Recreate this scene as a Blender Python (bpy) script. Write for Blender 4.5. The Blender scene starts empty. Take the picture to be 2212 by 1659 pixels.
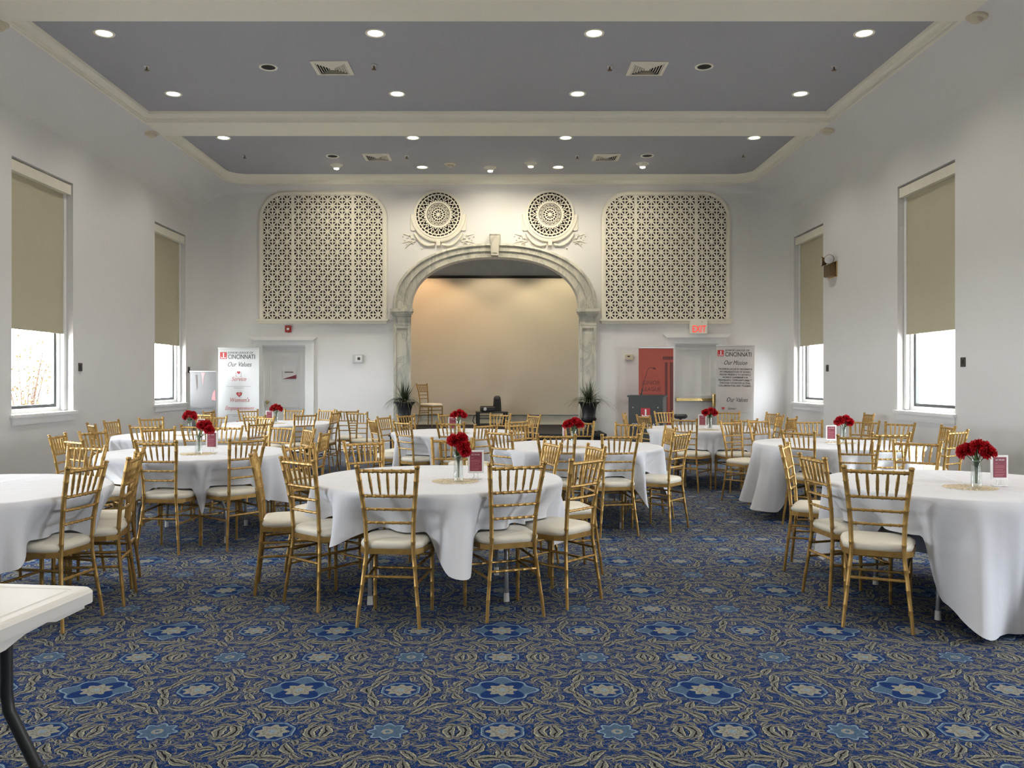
import bpy, math, random
from mathutils import Vector, Matrix
PI = math.pi
R = math.radians
rnd = random.Random(7)
SC = bpy.context.scene
COL = SC.collection

# ------------------------------------------------------------------ camera
cam_d = bpy.data.cameras.new('camera')
cam = bpy.data.objects.new('camera', cam_d)
COL.objects.link(cam)
cam_d.sensor_width = 36.0
cam_d.lens = 36.0 * 1830.0 / 2212.0
cam_d.shift_x = (1106 - 1080) / 2212.0
cam_d.shift_y = -(829.5 - 820) / 2212.0
cam_d.clip_start = 0.05
cam.location = (0, 0, 1.41)
cam.rotation_euler = (R(90), 0, 0)
SC.camera = cam

# ------------------------------------------------------------------ world and exposure
SKY = 38.0
LAMP = 74.0
world = bpy.data.worlds.new('world')
SC.world = world
world.use_nodes = True
bg = world.node_tree.nodes['Background']
bg.inputs[0].default_value = (0.88, 0.94, 1.0, 1)
bg.inputs[1].default_value = SKY
SC.view_settings.view_transform = 'Standard'
SC.view_settings.look = 'None'
SC.view_settings.gamma = 1.0
SC.view_settings.use_curve_mapping = False
SC.view_settings.exposure = 0.10
SC.cycles.max_bounces = 8
SC.cycles.diffuse_bounces = 4
SC.cycles.use_adaptive_sampling = True
SC.cycles.adaptive_threshold = 0.12
SC.cycles.adaptive_min_samples = 16
SC.cycles.transparent_max_bounces = 12
SC.cycles.caustics_reflective = False
SC.cycles.caustics_refractive = False
SC.cycles.sample_clamp_indirect = 6.0

# room dimensions (metres, camera stands at the origin looking along +Y)
XL, XR, YB, YF = -5.88, 5.57, 16.75, -3.6
ZC, ZS = 5.35, 5.22            # ceiling panels, underside of beams
CXL, CXR, CYB = -5.24, 4.86, 16.44   # outer edge of the crown
PXL, PXR, PYB = -5.15, 4.78, 16.24   # inner edge of the crown
WIN_L = [(-2.5, -1.03), (1.73, 3.2), (5.97, 7.44), (10.2, 11.67), (14.43, 15.85)]
WIN_R = [(-2.33, -0.83), (1.9, 3.4), (6.14, 7.64), (10.37, 11.87), (14.6, 16.05)]
WZ0, WZ1, BLZ = 0.98, 4.11, 2.06

for side, X, wins in (('left', XL - .24, WIN_L), ('right', XR + .24, WIN_R)):
    for (y0, y1) in wins[1:]:          # rearmost blinds, out of view, are lowered to cut front light
        ld = bpy.data.lights.new('window_portal', 'AREA')
        ld.shape = 'RECTANGLE'
        ld.size = (BLZ - WZ0)
        ld.size_y = y1 - y0
        ld.cycles.is_portal = True
        lo = bpy.data.objects.new('window_portal', ld)
        COL.objects.link(lo)
        lo.location = (X, (y0 + y1) / 2, (WZ0 + BLZ) / 2)
        lo.rotation_euler = (0, R(-90) if side == 'left' else R(90), 0)

# ------------------------------------------------------------------ helpers
class MB:
    def __init__(s):
        s.v = []; s.f = []
    def add(s, v, f):
        o = len(s.v)
        s.v += [tuple(p) for p in v]
        s.f += [tuple(i + o for i in q) for q in f]
        return s
    def box(s, x0, x1, y0, y1, z0, z1):
        v = [(x, y, z) for z in (z0, z1) for y in (y0, y1) for x in (x0, x1)]
        return s.add(v, [(0, 2, 3, 1), (4, 5, 7, 6), (0, 1, 5, 4), (2, 6, 7, 3), (0, 4, 6, 2), (1, 3, 7, 5)])
    def cbox(s, c, d, b=0.0):
        x, y, z = c; a, w, h = d[0] / 2, d[1] / 2, d[2] / 2
        if b <= 0:
            return s.box(x - a, x + a, y - w, y + w, z - h, z + h)
        pts = []
        for k, (zz, ins) in enumerate(((-h, b), (-h + b, 0), (h - b, 0), (h, b))):
            A, W = a - ins, w - ins
            c2 = b if ins == 0 else b * .4
            pts += [(x + sx * (A - cx), y + sy * (W - cy), z + zz) for sx, sy, cx, cy in
                    ((-1, -1, 0, c2), (-1, -1, c2, 0), (1, -1, c2, 0), (1, -1, 0, c2), (1, 1, 0, c2), (1, 1, c2, 0), (-1, 1, c2, 0), (-1, 1, 0, c2))]
        f = [tuple(range(7, -1, -1)), tuple(range(24, 32))]
        for k in range(3):
            for i in range(8):
                j = (i + 1) % 8
                f.append((k * 8 + i, k * 8 + j, k * 8 + 8 + j, k * 8 + 8 + i))
        return s.add(pts, f)
    def tube(s, pts, rad, n=8, cap=True, sq=None):
        pts = [Vector(p) for p in pts]
        if not isinstance(rad, (list, tuple)):
            rad = [rad] * len(pts)
        v = []; f = []
        t0 = (pts[1] - pts[0]).normalized()
        up = Vector((0, 0, 1)) if abs(t0.z) < .9 else Vector((1, 0, 0))
        nrm = (up - t0 * up.dot(t0)).normalized()
        for i, p in enumerate(pts):
            if i == 0: t = pts[1] - pts[0]
            elif i == len(pts) - 1: t = pts[-1] - pts[-2]
            else: t = (pts[i + 1] - pts[i]).normalized() + (pts[i] - pts[i - 1]).normalized()
            t.normalize()
            nrm = (nrm - t * nrm.dot(t))
            if nrm.length < 1e-6: nrm = t.orthogonal()
            nrm.normalize()
            b = t.cross(nrm)
            for k in range(n):
                a = 2 * PI * k / n
                v.append(p + (nrm * math.cos(a) + b * math.sin(a)) * rad[i])
        for i in range(len(pts) - 1):
            for k in range(n):
                j = (k + 1) % n
                f.append((i * n + k, i * n + j, i * n + n + j, i * n + n + k))
        if cap:
            f.append(tuple(range(n - 1, -1, -1)))
            f.append(tuple(range((len(pts) - 1) * n, len(pts) * n)))
        return s.add(v, f)
    def lathe(s, prof, n=24, c=(0, 0, 0), axis='z', close=False):
        v = []; f = []
        for (r, h) in prof:
            for k in range(n):
                a = 2 * PI * k / n
                if axis == 'z': p = (c[0] + r * math.cos(a), c[1] + r * math.sin(a), c[2] + h)
                elif axis == 'y': p = (c[0] + r * math.cos(a), c[1] + h, c[2] + r * math.sin(a))
                else: p = (c[0] + h, c[1] + r * math.cos(a), c[2] + r * math.sin(a))
                v.append(p)
        m = len(prof)
        for i in range(m if close else m - 1):
            i2 = (i + 1) % m
            for k in range(n):
                j = (k + 1) % n
                f.append((i * n + k, i * n + j, i2 * n + j, i2 * n + k))
        if not close:
            if prof[0][0] > 1e-5: f.append(tuple(range(n - 1, -1, -1)))
            if prof[-1][0] > 1e-5: f.append(tuple(range((m - 1) * n, m * n)))
        return s.add(v, f)
    def prism_y(s, poly, y0, y1):
        """polygon in (x, z), thick along y"""
        n = len(poly)
        v = [(x, y0, z) for x, z in poly] + [(x, y1, z) for x, z in poly]
        f = [tuple(range(n)), tuple(range(2 * n - 1, n - 1, -1))]
        for i in range(n):
            j = (i + 1) % n
            f.append((i, i + n, j + n, j))
        return s.add(v, f)
    def prism_z(s, poly, z0, z1):
        n = len(poly)
        v = [(x, y, z0) for x, y in poly] + [(x, y, z1) for x, y in poly]
        f = [tuple(range(n - 1, -1, -1)), tuple(range(n, 2 * n))]
        for i in range(n):
            j = (i + 1) % n
            f.append((i, j, j + n, i + n))
        return s.add(v, f)
    def strip(s, loops, closed=False):
        """quads between successive point loops of equal length"""
        n = len(loops[0]); v = [p for l in loops for p in l]; f = []
        for i in range(len(loops) - 1):
            for k in range(n if closed else n - 1):
                j = (k + 1) % n
                f.append((i * n + k, i * n + j, i * n + n + j, i * n + n + k))
        return s.add(v, f)
    def mesh(s, name, smooth=False, fix=True):
        me = bpy.data.meshes.new(name)
        me.from_pydata(s.v, [], s.f)
        if fix:
            import bmesh
            bm = bmesh.new(); bm.from_mesh(me)
            bmesh.ops.recalc_face_normals(bm, faces=bm.faces)
            bm.to_mesh(me); bm.free()
        if smooth:
            me.polygons.foreach_set('use_smooth', [True] * len(me.polygons))
            if smooth != 'all':
                me.set_sharp_from_angle(angle=R(40))
        me.update()
        return me
    def build(s, name, mat, parent=None, smooth=False, fix=True):
        return link(name, s.mesh(name, smooth, fix), mat, parent)

def link(name, me, mat=None, parent=None):
    o = bpy.data.objects.new(name, me)
    COL.objects.link(o)
    if mat is not None and me is not None and len(me.materials) == 0:
        me.materials.append(mat)
    if parent is not None:
        o.parent = parent
    return o

def tag(o, label=None, cat=None, group=None, kind=None):
    if label: o['label'] = label
    if cat: o['category'] = cat
    if group: o['group'] = group
    if kind: o['kind'] = kind
    return o

def empty(name, loc=(0, 0, 0), rz=0.0, label=None, cat=None, group=None, kind=None):
    o = bpy.data.objects.new(name, None)
    COL.objects.link(o)
    o.empty_display_size = .1
    o.location = loc
    o.rotation_euler = (0, 0, rz)
    return tag(o, label, cat, group, kind)

def struct(name, mb, mat, parent=None, smooth=False, label=None):
    o = mb.build(name, mat, parent, smooth)
    if parent is None: o['kind'] = 'structure'
    if label: o['label'] = label
    return o

def copy_tree(o, parent=None):
    c = o.copy()
    COL.objects.link(c)
    if parent is not None: c.parent = parent
    for ch in list(o.children):
        copy_tree(ch, c)
    return c

def text(name, body, size, mat, parent, loc, align='CENTER', shear=0.0, rot=(R(90), 0, 0), ext=.0012, sx=1.0, space=1.0, bold=0.0):
    cu = bpy.data.curves.new(name, 'FONT')
    cu.body = body; cu.size = size; cu.align_x = align; cu.shear = shear
    cu.extrude = ext; cu.space_character = space; cu.offset = bold
    cu.resolution_u = 3
    ob = bpy.data.objects.new('tmp', cu)
    COL.objects.link(ob)
    dg = bpy.context.evaluated_depsgraph_get()
    me = bpy.data.meshes.new_from_object(ob.evaluated_get(dg))
    bpy.data.objects.remove(ob)
    bpy.data.curves.remove(cu)
    me.materials.clear()
    o = link(name, me, mat, parent)
    o.location = loc; o.rotation_euler = rot; o.scale = (sx, 1, 1)
    return o

# ------------------------------------------------------------------ materials
def principled(name):
    m = bpy.data.materials.new(name)
    m.use_nodes = True
    nt = m.node_tree
    return m, nt, nt.nodes['Principled BSDF']

def mat(name, col, rough=.6, metal=0.0, var=.04, scale=8.0, bump=0.0, bscale=60.0, emit=None, estr=0.0, spec=.5, sheen=0.0, trans=0.0, coord='Object'):
    m, nt, b = principled(name)
    b.inputs['Roughness'].default_value = rough
    b.inputs['Metallic'].default_value = metal
    b.inputs['Specular IOR Level'].default_value = spec
    if sheen: b.inputs['Sheen Weight'].default_value = sheen
    if trans: b.inputs['Transmission Weight'].default_value = trans
    tc = nt.nodes.new('ShaderNodeTexCoord')
    nz = nt.nodes.new('ShaderNodeTexNoise')
    nz.inputs['Scale'].default_value = scale
    nz.inputs['Detail'].default_value = 3
    nt.links.new(tc.outputs[coord], nz.inputs['Vector'])
    rp = nt.nodes.new('ShaderNodeValToRGB')
    rp.color_ramp.elements[0].position = .3
    rp.color_ramp.elements[1].position = .7
    rp.color_ramp.elements[0].color = (*[max(0, c * (1 - var)) for c in col], 1)
    rp.color_ramp.elements[1].color = (*[min(1, c * (1 + var)) for c in col], 1)
    nt.links.new(nz.outputs['Fac'], rp.inputs['Fac'])
    nt.links.new(rp.outputs['Color'], b.inputs['Base Color'])
    if bump:
        n2 = nt.nodes.new('ShaderNodeTexNoise')
        n2.inputs['Scale'].default_value = bscale
        nt.links.new(tc.outputs[coord], n2.inputs['Vector'])
        bp = nt.nodes.new('ShaderNodeBump')
        bp.inputs['Strength'].default_value = bump
        bp.inputs['Distance'].default_value = .01
        nt.links.new(n2.outputs['Fac'], bp.inputs['Height'])
        nt.links.new(bp.outputs['Normal'], b.inputs['Normal'])
    if emit:
        b.inputs['Emission Color'].default_value = (*emit, 1)
        b.inputs['Emission Strength'].default_value = estr
    return m

M = {}
M['wall'] = mat('wall_paint', (.780, .770, .755), .75, var=.012, scale=1.5, bump=.05, bscale=180)
M['ceil'] = mat('ceiling_paint', (.385, .390, .425), .7, var=.012, scale=1.5)
M['trim'] = mat('cream_trim_paint', (.89, .865, .74), .45, var=.01)
M['white'] = mat('white_gloss_paint', (.86, .86, .84), .4, var=.01)
M['lattice'] = mat('cream_plaster', (.84, .80, .68), .6, var=.02)
M['void'] = mat('shade_black', (.012, .010, .009), .9)  # near-black standing for the shade in hollows behind screens and openings
M['gold'] = mat('gold_bamboo_lacquer', (.43, .262, .080), .42, metal=.62, var=.12, scale=30, bump=.08, bscale=90)
M['ring'] = mat('gold_bamboo_joint', (.66, .42, .15), .34, metal=.6, var=.05)
M['cushion'] = mat('ivory_vinyl', (.86, .81, .69), .5, var=.02)
M['linen'] = mat('white_linen', (.755, .765, .81), .85, var=.015, scale=3, bump=.55, bscale=7, sheen=.1)
M['tubegrey'] = mat('grey_steel_tube', (.30, .31, .33), .35, metal=.6)
M['plastic'] = mat('white_blow_moulded_plastic', (.82, .80, .76), .45, var=.02, bump=.03, bscale=160)
M['legdark'] = mat('charcoal_tube', (.028, .03, .032), .45)
M['black'] = mat('black_plastic', (.018, .018, .02), .4)
M['blackmat'] = mat('black_carpeted_stage', (.012, .012, .016), .85)
M['marble'] = None
M['banner'] = mat('white_banner_film', (.62, .62, .60), .5, var=.01)
M['bannergrey'] = mat('grey_banner_film', (.135, .132, .128), .5, var=.05, scale=3)
M['bannermission'] = mat('backlit_banner_film', (.50, .50, .48), .5, var=.01)  # grey of the backlit banner put into the film colour
M['bannerred'] = mat('red_banner_film', (.36, .065, .04), .55, var=.05, scale=3)
M['reddark'] = mat('dark_red_print', (.13, .03, .025), .6)
M['printblack'] = mat('black_print', (.02, .02, .025), .6)
M['printgrey'] = mat('grey_print', (.085, .085, .09), .6)
M['printpale'] = mat('pale_grey_print', (.36, .36, .36), .6)
M['printred'] = mat('red_print', (.40, .035, .04), .6)
M['printpink'] = mat('rose_print', (.55, .20, .20), .6)
M['printwhite'] = mat('white_print', (.85, .82, .80), .6)
M['maroon'] = mat('maroon_card', (.24, .04, .065), .55)
M['alu'] = mat('brushed_aluminium', (.62, .62, .62), .35, metal=.8)
M['brass'] = mat('polished_brass', (.70, .52, .22), .25, metal=.9)
M['screen'] = mat('projection_screen_fabric', (.80, .75, .64), .8, var=.01, scale=2)
M['alcove'] = mat('alcove_blue_grey_paint', (.66, .70, .74), .75)
M['blind'] = mat('olive_beige_blind_fabric', (.50, .46, .33), .85, var=.02, scale=3, bump=.05, bscale=400)
M['dark'] = mat('dark_bronze_sash', (.035, .038, .036), .5)
M['redflower'] = mat('red_carnation_petals', (.55, .007, .018), .6, var=.25, scale=60)
M['leaf'] = mat('green_leaf', (.05, .12, .035), .5, var=.2)
M['darkleaf'] = mat('dark_green_blade', (.028, .045, .016), .5, var=.35, scale=14)
M['soil'] = mat('potting_soil', (.05, .035, .025), .95, bump=.5, bscale=90)
M['lace'] = mat('gold_lace_thread', (.74, .63, .43), .5, metal=.1)
M['brick'] = None
M['lectern'] = mat('charcoal_lectern_laminate', (.045, .05, .048), .4, var=.05)
M['lecternside'] = mat('lectern_side_lit', (.12, .125, .125), .45)  # lighter shading of the side panels put into their colour
M['fire'] = mat('red_alarm_housing', (.30, .015, .012), .4)
M['bronze'] = mat('antique_bronze', (.16, .10, .045), .4, metal=.5)
M['beigeplastic'] = mat('beige_plastic', (.66, .60, .46), .5)
M['plate'] = mat('dark_brown_plate', (.06, .045, .04), .5)
M['exitred'] = mat('lit_exit_letters', (.8, .05, .04), .5, emit=(1.0, .06, .05), estr=.7)
M['lens'] = mat('lit_lamp_lens', (.9, .9, .85), .4, emit=(1.0, .91, .74), estr=7.0)
M['lensbright'] = mat('bright_lamp_lens', (.9, .9, .85), .4, emit=(1.0, .88, .66), estr=16.0)
M['paving'] = mat('bright_concrete', (.42, .42, .38), .9, var=.1)  # bright concrete outdoors, one even tone
M['bark'] = mat('brown_bark', (.07, .05, .035), .8)
M['yellowleaf'] = mat('yellow_green_leaves', (.075, .068, .018), .6, var=.25, scale=20)
M['render'] = mat('white_painted_masonry', (.8, .8, .78), .8)

def glass(name, tint=(1, 1, 1), gloss=.06):
    m = bpy.data.materials.new(name); m.use_nodes = True
    nt = m.node_tree; nt.nodes.clear()
    out = nt.nodes.new('ShaderNodeOutputMaterial')
    mx = nt.nodes.new('ShaderNodeMixShader'); mx.inputs[0].default_value = gloss
    tr = nt.nodes.new('ShaderNodeBsdfTransparent'); tr.inputs[0].default_value = (*tint, 1)
    gl = nt.nodes.new('ShaderNodeBsdfGlossy'); gl.inputs['Roughness'].default_value = .03
    nt.links.new(tr.outputs[0], mx.inputs[1]); nt.links.new(gl.outputs[0], mx.inputs[2])
    nt.links.new(mx.outputs[0], out.inputs[0])
    return m
M['glass'] = glass('window_glass')
M['vase'] = glass('vase_glass', (.93, .95, .94), .16)

def marble():
    m, nt, b = principled('painted_grey_marble')
    b.inputs['Roughness'].default_value = .35
    tc = nt.nodes.new('ShaderNodeTexCoord')
    mp = nt.nodes.new('ShaderNodeMapping'); mp.inputs['Scale'].default_value = (2.6, 2.6, .9)
    nt.links.new(tc.outputs['Object'], mp.inputs['Vector'])
    n1 = nt.nodes.new('ShaderNodeTexNoise'); n1.inputs['Scale'].default_value = 1.6; n1.inputs['Detail'].default_value = 6; n1.inputs['Distortion'].default_value = 1.6
    nt.links.new(mp.outputs[0], n1.inputs['Vector'])
    r1 = nt.nodes.new('ShaderNodeValToRGB')
    e = r1.color_ramp.elements
    e[0].position = .33; e[0].color = (.34, .35, .31, 1)
    e[1].position = .62; e[1].color = (.60, .57, .48, 1)
    k = e.new(.47); k.color = (.52, .50, .42, 1)
    k = e.new(.50); k.color = (.38, .38, .34, 1)
    k = e.new(.53); k.color = (.55, .53, .45, 1)
    nt.links.new(n1.outputs['Fac'], r1.inputs['Fac'])
    nt.links.new(r1.outputs['Color'], b.inputs['Base Color'])
    return m
M['marble'] = marble()

def brick_mat():
    m, nt, b = principled('red_brick')
    b.inputs['Roughness'].default_value = .85
    tc = nt.nodes.new('ShaderNodeTexCoord')
    mp = nt.nodes.new('ShaderNodeMapping'); mp.inputs['Rotation'].default_value = (R(90), 0, R(90))
    br = nt.nodes.new('ShaderNodeTexBrick')
    br.inputs['Scale'].default_value = 4.5
    br.inputs['Color1'].default_value = (.36, .13, .08, 1)
    br.inputs['Color2'].default_value = (.28, .10, .07, 1)
    br.inputs['Mortar'].default_value = (.5, .46, .42, 1)
    nt.links.new(tc.outputs['Object'], mp.inputs['Vector'])
    nt.links.new(mp.outputs[0], br.inputs['Vector'])
    nt.links.new(br.outputs['Color'], b.inputs['Base Color'])
    return m
M['brick'] = brick_mat()

# patterned carpet: mirrored repeat with star, octagon and flower medallions among leaf scrolls
def carpet():
    m, nt, b = principled('patterned_axminster_carpet')
    N = nt.nodes; Lk = nt.links
    def mth(op, a, c=None, d=None, clamp=False):
        n = N.new('ShaderNodeMath'); n.operation = op; n.use_clamp = clamp
        for i, x in enumerate((a, c, d)):
            if x is None: continue
            if isinstance(x, (int, float)): n.inputs[i].default_value = x
            else: Lk.new(x, n.inputs[i])
        return n.outputs[0]
    def rgbmix(f, a, c):
        n = N.new('ShaderNodeMix'); n.data_type = 'RGBA'
        if isinstance(f, (int, float)): n.inputs[0].default_value = f
        else: Lk.new(f, n.inputs[0])
        for i, x in ((6, a), (7, c)):
            if isinstance(x, tuple): n.inputs[i].default_value = (*x, 1)
            else: Lk.new(x, n.inputs[i])
        return n.outputs[2]
    PX, PY = .461, .455
    tc = N.new('ShaderNodeTexCoord')
    sp = N.new('ShaderNodeSeparateXYZ'); Lk.new(tc.outputs['Object'], sp.inputs[0])
    # a little woven wobble
    wob = N.new('ShaderNodeTexNoise'); wob.inputs['Scale'].default_value = 48; wob.inputs['Detail'].default_value = 1.0; Lk.new(tc.outputs['Object'], wob.inputs['Vector'])
    ws = N.new('ShaderNodeSeparateXYZ'); Lk.new(wob.outputs['Color'], ws.inputs[0])
    wx = mth('MULTIPLY', mth('SUBTRACT', ws.outputs[0], .5), .017)
    wy = mth('MULTIPLY', mth('SUBTRACT', ws.outputs[1], .5), .017)
    x = mth('ADD', mth('SUBTRACT', sp.outputs[0], .01), wx)
    y = mth('ADD', mth('SUBTRACT', sp.outputs[1], 3.85), wy)
    u = mth('PINGPONG', x, PX); v = mth('PINGPONG', y, PY)
    uc = mth('PINGPONG', mth('MULTIPLY_ADD', wx, .35, mth('SUBTRACT', sp.outputs[0], .01)), PX)
    vc = mth('PINGPONG', mth('MULTIPLY_ADD', wy, .35, mth('SUBTRACT', sp.outputs[1], 3.85)), PY)
    cb = N.new('ShaderNodeCombineXYZ'); Lk.new(u, cb.inputs[0]); Lk.new(v, cb.inputs[1])
    rr = random.Random(11)
    meds = [(0, 0, .155), (PX, 0, .098), (0, PY, .098), (PX, PY, .082)]
    leaves = []
    tries = 0
    def clear(cx, cy, L):
        for (a, c, r_) in meds:
            if math.hypot(cx - a, cy - c) < r_ + L * .62: return False
        for (px, py, pl) in leaves:
            if math.hypot(cx - px, cy - py) < (L + pl) * .56: return False
        return True
    chain = None; pts = []
    spec = []
    while len(spec) < 38 and tries < 9000:
        tries += 1
        L = rr.choice((.060, .050, .040, .032)) if tries < 700 else rr.choice((.034, .026, .020))
        cx, cy = rr.uniform(-.005, PX + .005), rr.uniform(-.005, PY + .005)
        if not clear(cx, cy, L): continue
        leaves.append((cx, cy, L))
        near = min(meds, key=lambda q: math.hypot(cx - q[0], cy - q[1]))
        base = math.atan2(cy - near[1], cx - near[0])
        ang = base + rr.choice((0, .5, -.6, 1.2, -1.1, 1.57)) + rr.uniform(-.2, .2)
        spec.append((cx, cy, ang, L, L * rr.uniform(.34, .50), rr.choice((-.9, -.5, .5, .9, 1.2))))
    dmin = None
    for (cx, cy, ang, L, W, bend) in spec:
        mp = N.new('ShaderNodeMapping'); mp.vector_type = 'TEXTURE'
        mp.inputs['Location'].default_value = (cx, cy, 0)
        mp.inputs['Rotation'].default_value = (0, 0, ang)
        mp.inputs['Scale'].default_value = (L, W, 1)
        Lk.new(cb.outputs[0], mp.inputs['Vector'])
        s2 = N.new('ShaderNodeSeparateXYZ'); Lk.new(mp.outputs[0], s2.inputs[0])
        xx = mth('MULTIPLY', s2.outputs[0], s2.outputs[0])
        yy = mth('ABSOLUTE', mth('MULTIPLY_ADD', xx, -bend, s2.outputs[1]))
        den = mth('MAXIMUM', mth('SUBTRACT', 1.0, xx), .03)
        d = mth('DIVIDE', yy, den)
        dmin = d if dmin is None else mth('MINIMUM', dmin, d)
    rp = N.new('ShaderNodeValToRGB'); rp.color_ramp.interpolation = 'LINEAR'
    NAVY = (.0065, .0290, .128); DARK = (.006, .007, .012); TAUPE = (.225, .218, .185); GREY = (.125, .132, .128); CREAM = (.36, .355, .27)
    els = [(0, DARK), (.08, DARK), (.14, TAUPE), (.28, GREY), (.42, TAUPE), (.50, CREAM), (.56, CREAM), (.60, DARK), (.66, DARK), (.70, NAVY), (1, NAVY)]
    e = rp.color_ramp.elements
    e[0].position, e[0].color = els[0][0], (*els[0][1], 1)
    e[1].position, e[1].color = els[-1][0], (*els[-1][1], 1)
    for p, c in els[1:-1]:
        k = e.new(p); k.color = (*c, 1)
    Lk.new(mth('MULTIPLY', dmin, .62), rp.inputs['Fac'])
    col = rp.outputs['Color']
    # small curled tendrils from folded noise
    nz = N.new('ShaderNodeTexNoise'); nz.inputs['Scale'].default_value = 24; nz.inputs['Detail'].default_value = .6; nz.inputs['Distortion'].default_value = .9
    Lk.new(cb.outputs[0], nz.inputs['Vector'])
    band = mth('SUBTRACT', 1.0, mth('MULTIPLY', mth('ABSOLUTE', mth('SUBTRACT', nz.outputs['Fac'], .50)), 22.0), clamp=True)
    outl = mth('GREATER_THAN', dmin, 1.16)
    col = rgbmix(mth('MULTIPLY', mth('GREATER_THAN', band, .35), outl), col, (.125, .12, .10))
    band2 = mth('SUBTRACT', 1.0, mth('MULTIPLY', mth('ABSOLUTE', mth('SUBTRACT', nz.outputs['Fac'], .61)), 24.0), clamp=True)
    col = rgbmix(mth('MULTIPLY', mth('GREATER_THAN', band2, .5), outl), col, (.21, .20, .15))
    # medallions
    STEEL = (.068, .118, .190); LBLUE = (.19, .265, .335); BEI = (.255, .25, .215)
    def polar(cx, cy):
        dx = mth('SUBTRACT', uc, cx); dy = mth('SUBTRACT', vc, cy)
        r_ = mth('SQRT', mth('ADD', mth('MULTIPLY', dx, dx), mth('MULTIPLY', dy, dy)))
        th = mth('ARCTAN2', dy, dx)
        return dx, dy, r_, th
    def cosn(th, n, ph=0.0):
        return mth('COSINE', mth('MULTIPLY_ADD', th, n, ph))
    def less(a, t): return mth('LESS_THAN', a, t)
    def wav(r_, c, amp):     # r / (1 + amp*c)
        return mth('DIVIDE', r_, mth('MULTIPLY_ADD', c, amp, 1.0))
    def flower(col, r_, th, rad):
        q = wav(r_, cosn(th, 8), .16)
        col = rgbmix(less(q, rad), col, BEI)
        ring = mth('MULTIPLY', less(q, rad * .62), mth('GREATER_THAN', q, rad * .5))
        col = rgbmix(ring, col, (.17, .165, .15))
        return rgbmix(less(r_, rad * .25), col, LBLUE)
    # star
    dx, dy, r_, th = polar(0, 0)
    q = wav(wav(r_, cosn(th, 4), .10), cosn(th, 8), .09)
    col = rgbmix(less(q, .152), col, NAVY)
    col = rgbmix(less(q, .136), col, STEEL)
    gap = mth('LESS_THAN', mth('ABSOLUTE', cosn(th, 2)), .36)
    col = rgbmix(mth('MULTIPLY', gap, less(q, .128)), col, NAVY)
    col = rgbmix(less(wav(r_, cosn(th, 4), -.28), .098), col, NAVY)
    rim = mth('MULTIPLY', less(q, .141), mth('GREATER_THAN', q, .131))
    col = rgbmix(rim, col, LBLUE)
    col = flower(col, r_, th, .062)
    # octagons
    for (cx, cy) in ((PX, 0), (0, PY)):
        dx, dy, r_, th = polar(cx, cy)
        ax, ay = mth('ABSOLUTE', dx), mth('ABSOLUTE', dy)
        oc = mth('MAXIMUM', mth('MAXIMUM', ax, ay), mth('MULTIPLY', mth('ADD', ax, ay), .7071))
        col = rgbmix(less(oc, .094), col, NAVY)
        col = rgbmix(less(oc, .087), col, LBLUE)
        col = rgbmix(less(oc, .081), col, STEEL)
        col = rgbmix(less(oc, .073), col, NAVY)
        col = flower(col, r_, th, .060)
    # blue flower
    dx, dy, r_, th = polar(PX, PY)
    q = wav(r_, cosn(th, 8), .14)
    col = rgbmix(less(q, .080), col, NAVY)
    col = rgbmix(less(q, .073), col, LBLUE)
    col = rgbmix(less(q, .063), col, STEEL)
    col = rgbmix(less(r_, .024), col, BEI)
    col = rgbmix(less(r_, .010), col, STEEL)
    # yarn variation
    yn = N.new('ShaderNodeTexNoise'); yn.inputs['Scale'].default_value = 330; yn.inputs['Detail'].default_value = 2
    Lk.new(tc.outputs['Object'], yn.inputs['Vector'])
    y2 = N.new('ShaderNodeTexNoise'); y2.inputs['Scale'].default_value = 110; y2.inputs['Detail'].default_value = 1
    Lk.new(tc.outputs['Object'], y2.inputs['Vector'])
    fac = mth('MULTIPLY', mth('MULTIPLY_ADD', yn.outputs['Fac'], .9, .55), mth('MULTIPLY_ADD', y2.outputs['Fac'], 1.3, .35))
    mlt = N.new('ShaderNodeMix'); mlt.data_type = 'RGBA'; mlt.blend_type = 'MULTIPLY'; mlt.inputs[0].default_value = 1
    Lk.new(col, mlt.inputs[6])
    g = N.new('ShaderNodeCombineColor')
    for i in range(3): Lk.new(fac, g.inputs[i])
    Lk.new(g.outputs[0], mlt.inputs[7])
    Lk.new(mlt.outputs[2], b.inputs['Base Color'])
    b.inputs['Roughness'].default_value = .9
    b.inputs['Specular IOR Level'].default_value = .06
    b.inputs['Sheen Weight'].default_value = .025
    b.inputs['Sheen Roughness'].default_value = .4
    b.inputs['Sheen Tint'].default_value = (.75, .85, 1, 1)
    bp = N.new('ShaderNodeBump'); bp.inputs['Strength'].default_value = .35; bp.inputs['Distance'].default_value = .006
    Lk.new(yn.outputs['Fac'], bp.inputs['Height'])
    Lk.new(bp.outputs['Normal'], b.inputs['Normal'])
    return m
M['carpet'] = carpet()

# ================================================================== THE ROOM
struct('floor', MB().add([(XL - .4, YF, 0), (XR + .4, YF, 0), (XR + .4, YB + .05, 0), (XL - .4, YB + .05, 0)], [(0, 1, 2, 3)]), M['carpet'],
       label='navy carpet with beige leaf scrolls and blue medallions')
struct('ceiling', MB().box(PXL - .3, PXR + .3, YF, PYB + .4, ZC, ZC + .05), M['ceil'], label='grey lavender ceiling panels between cream beams')

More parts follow.
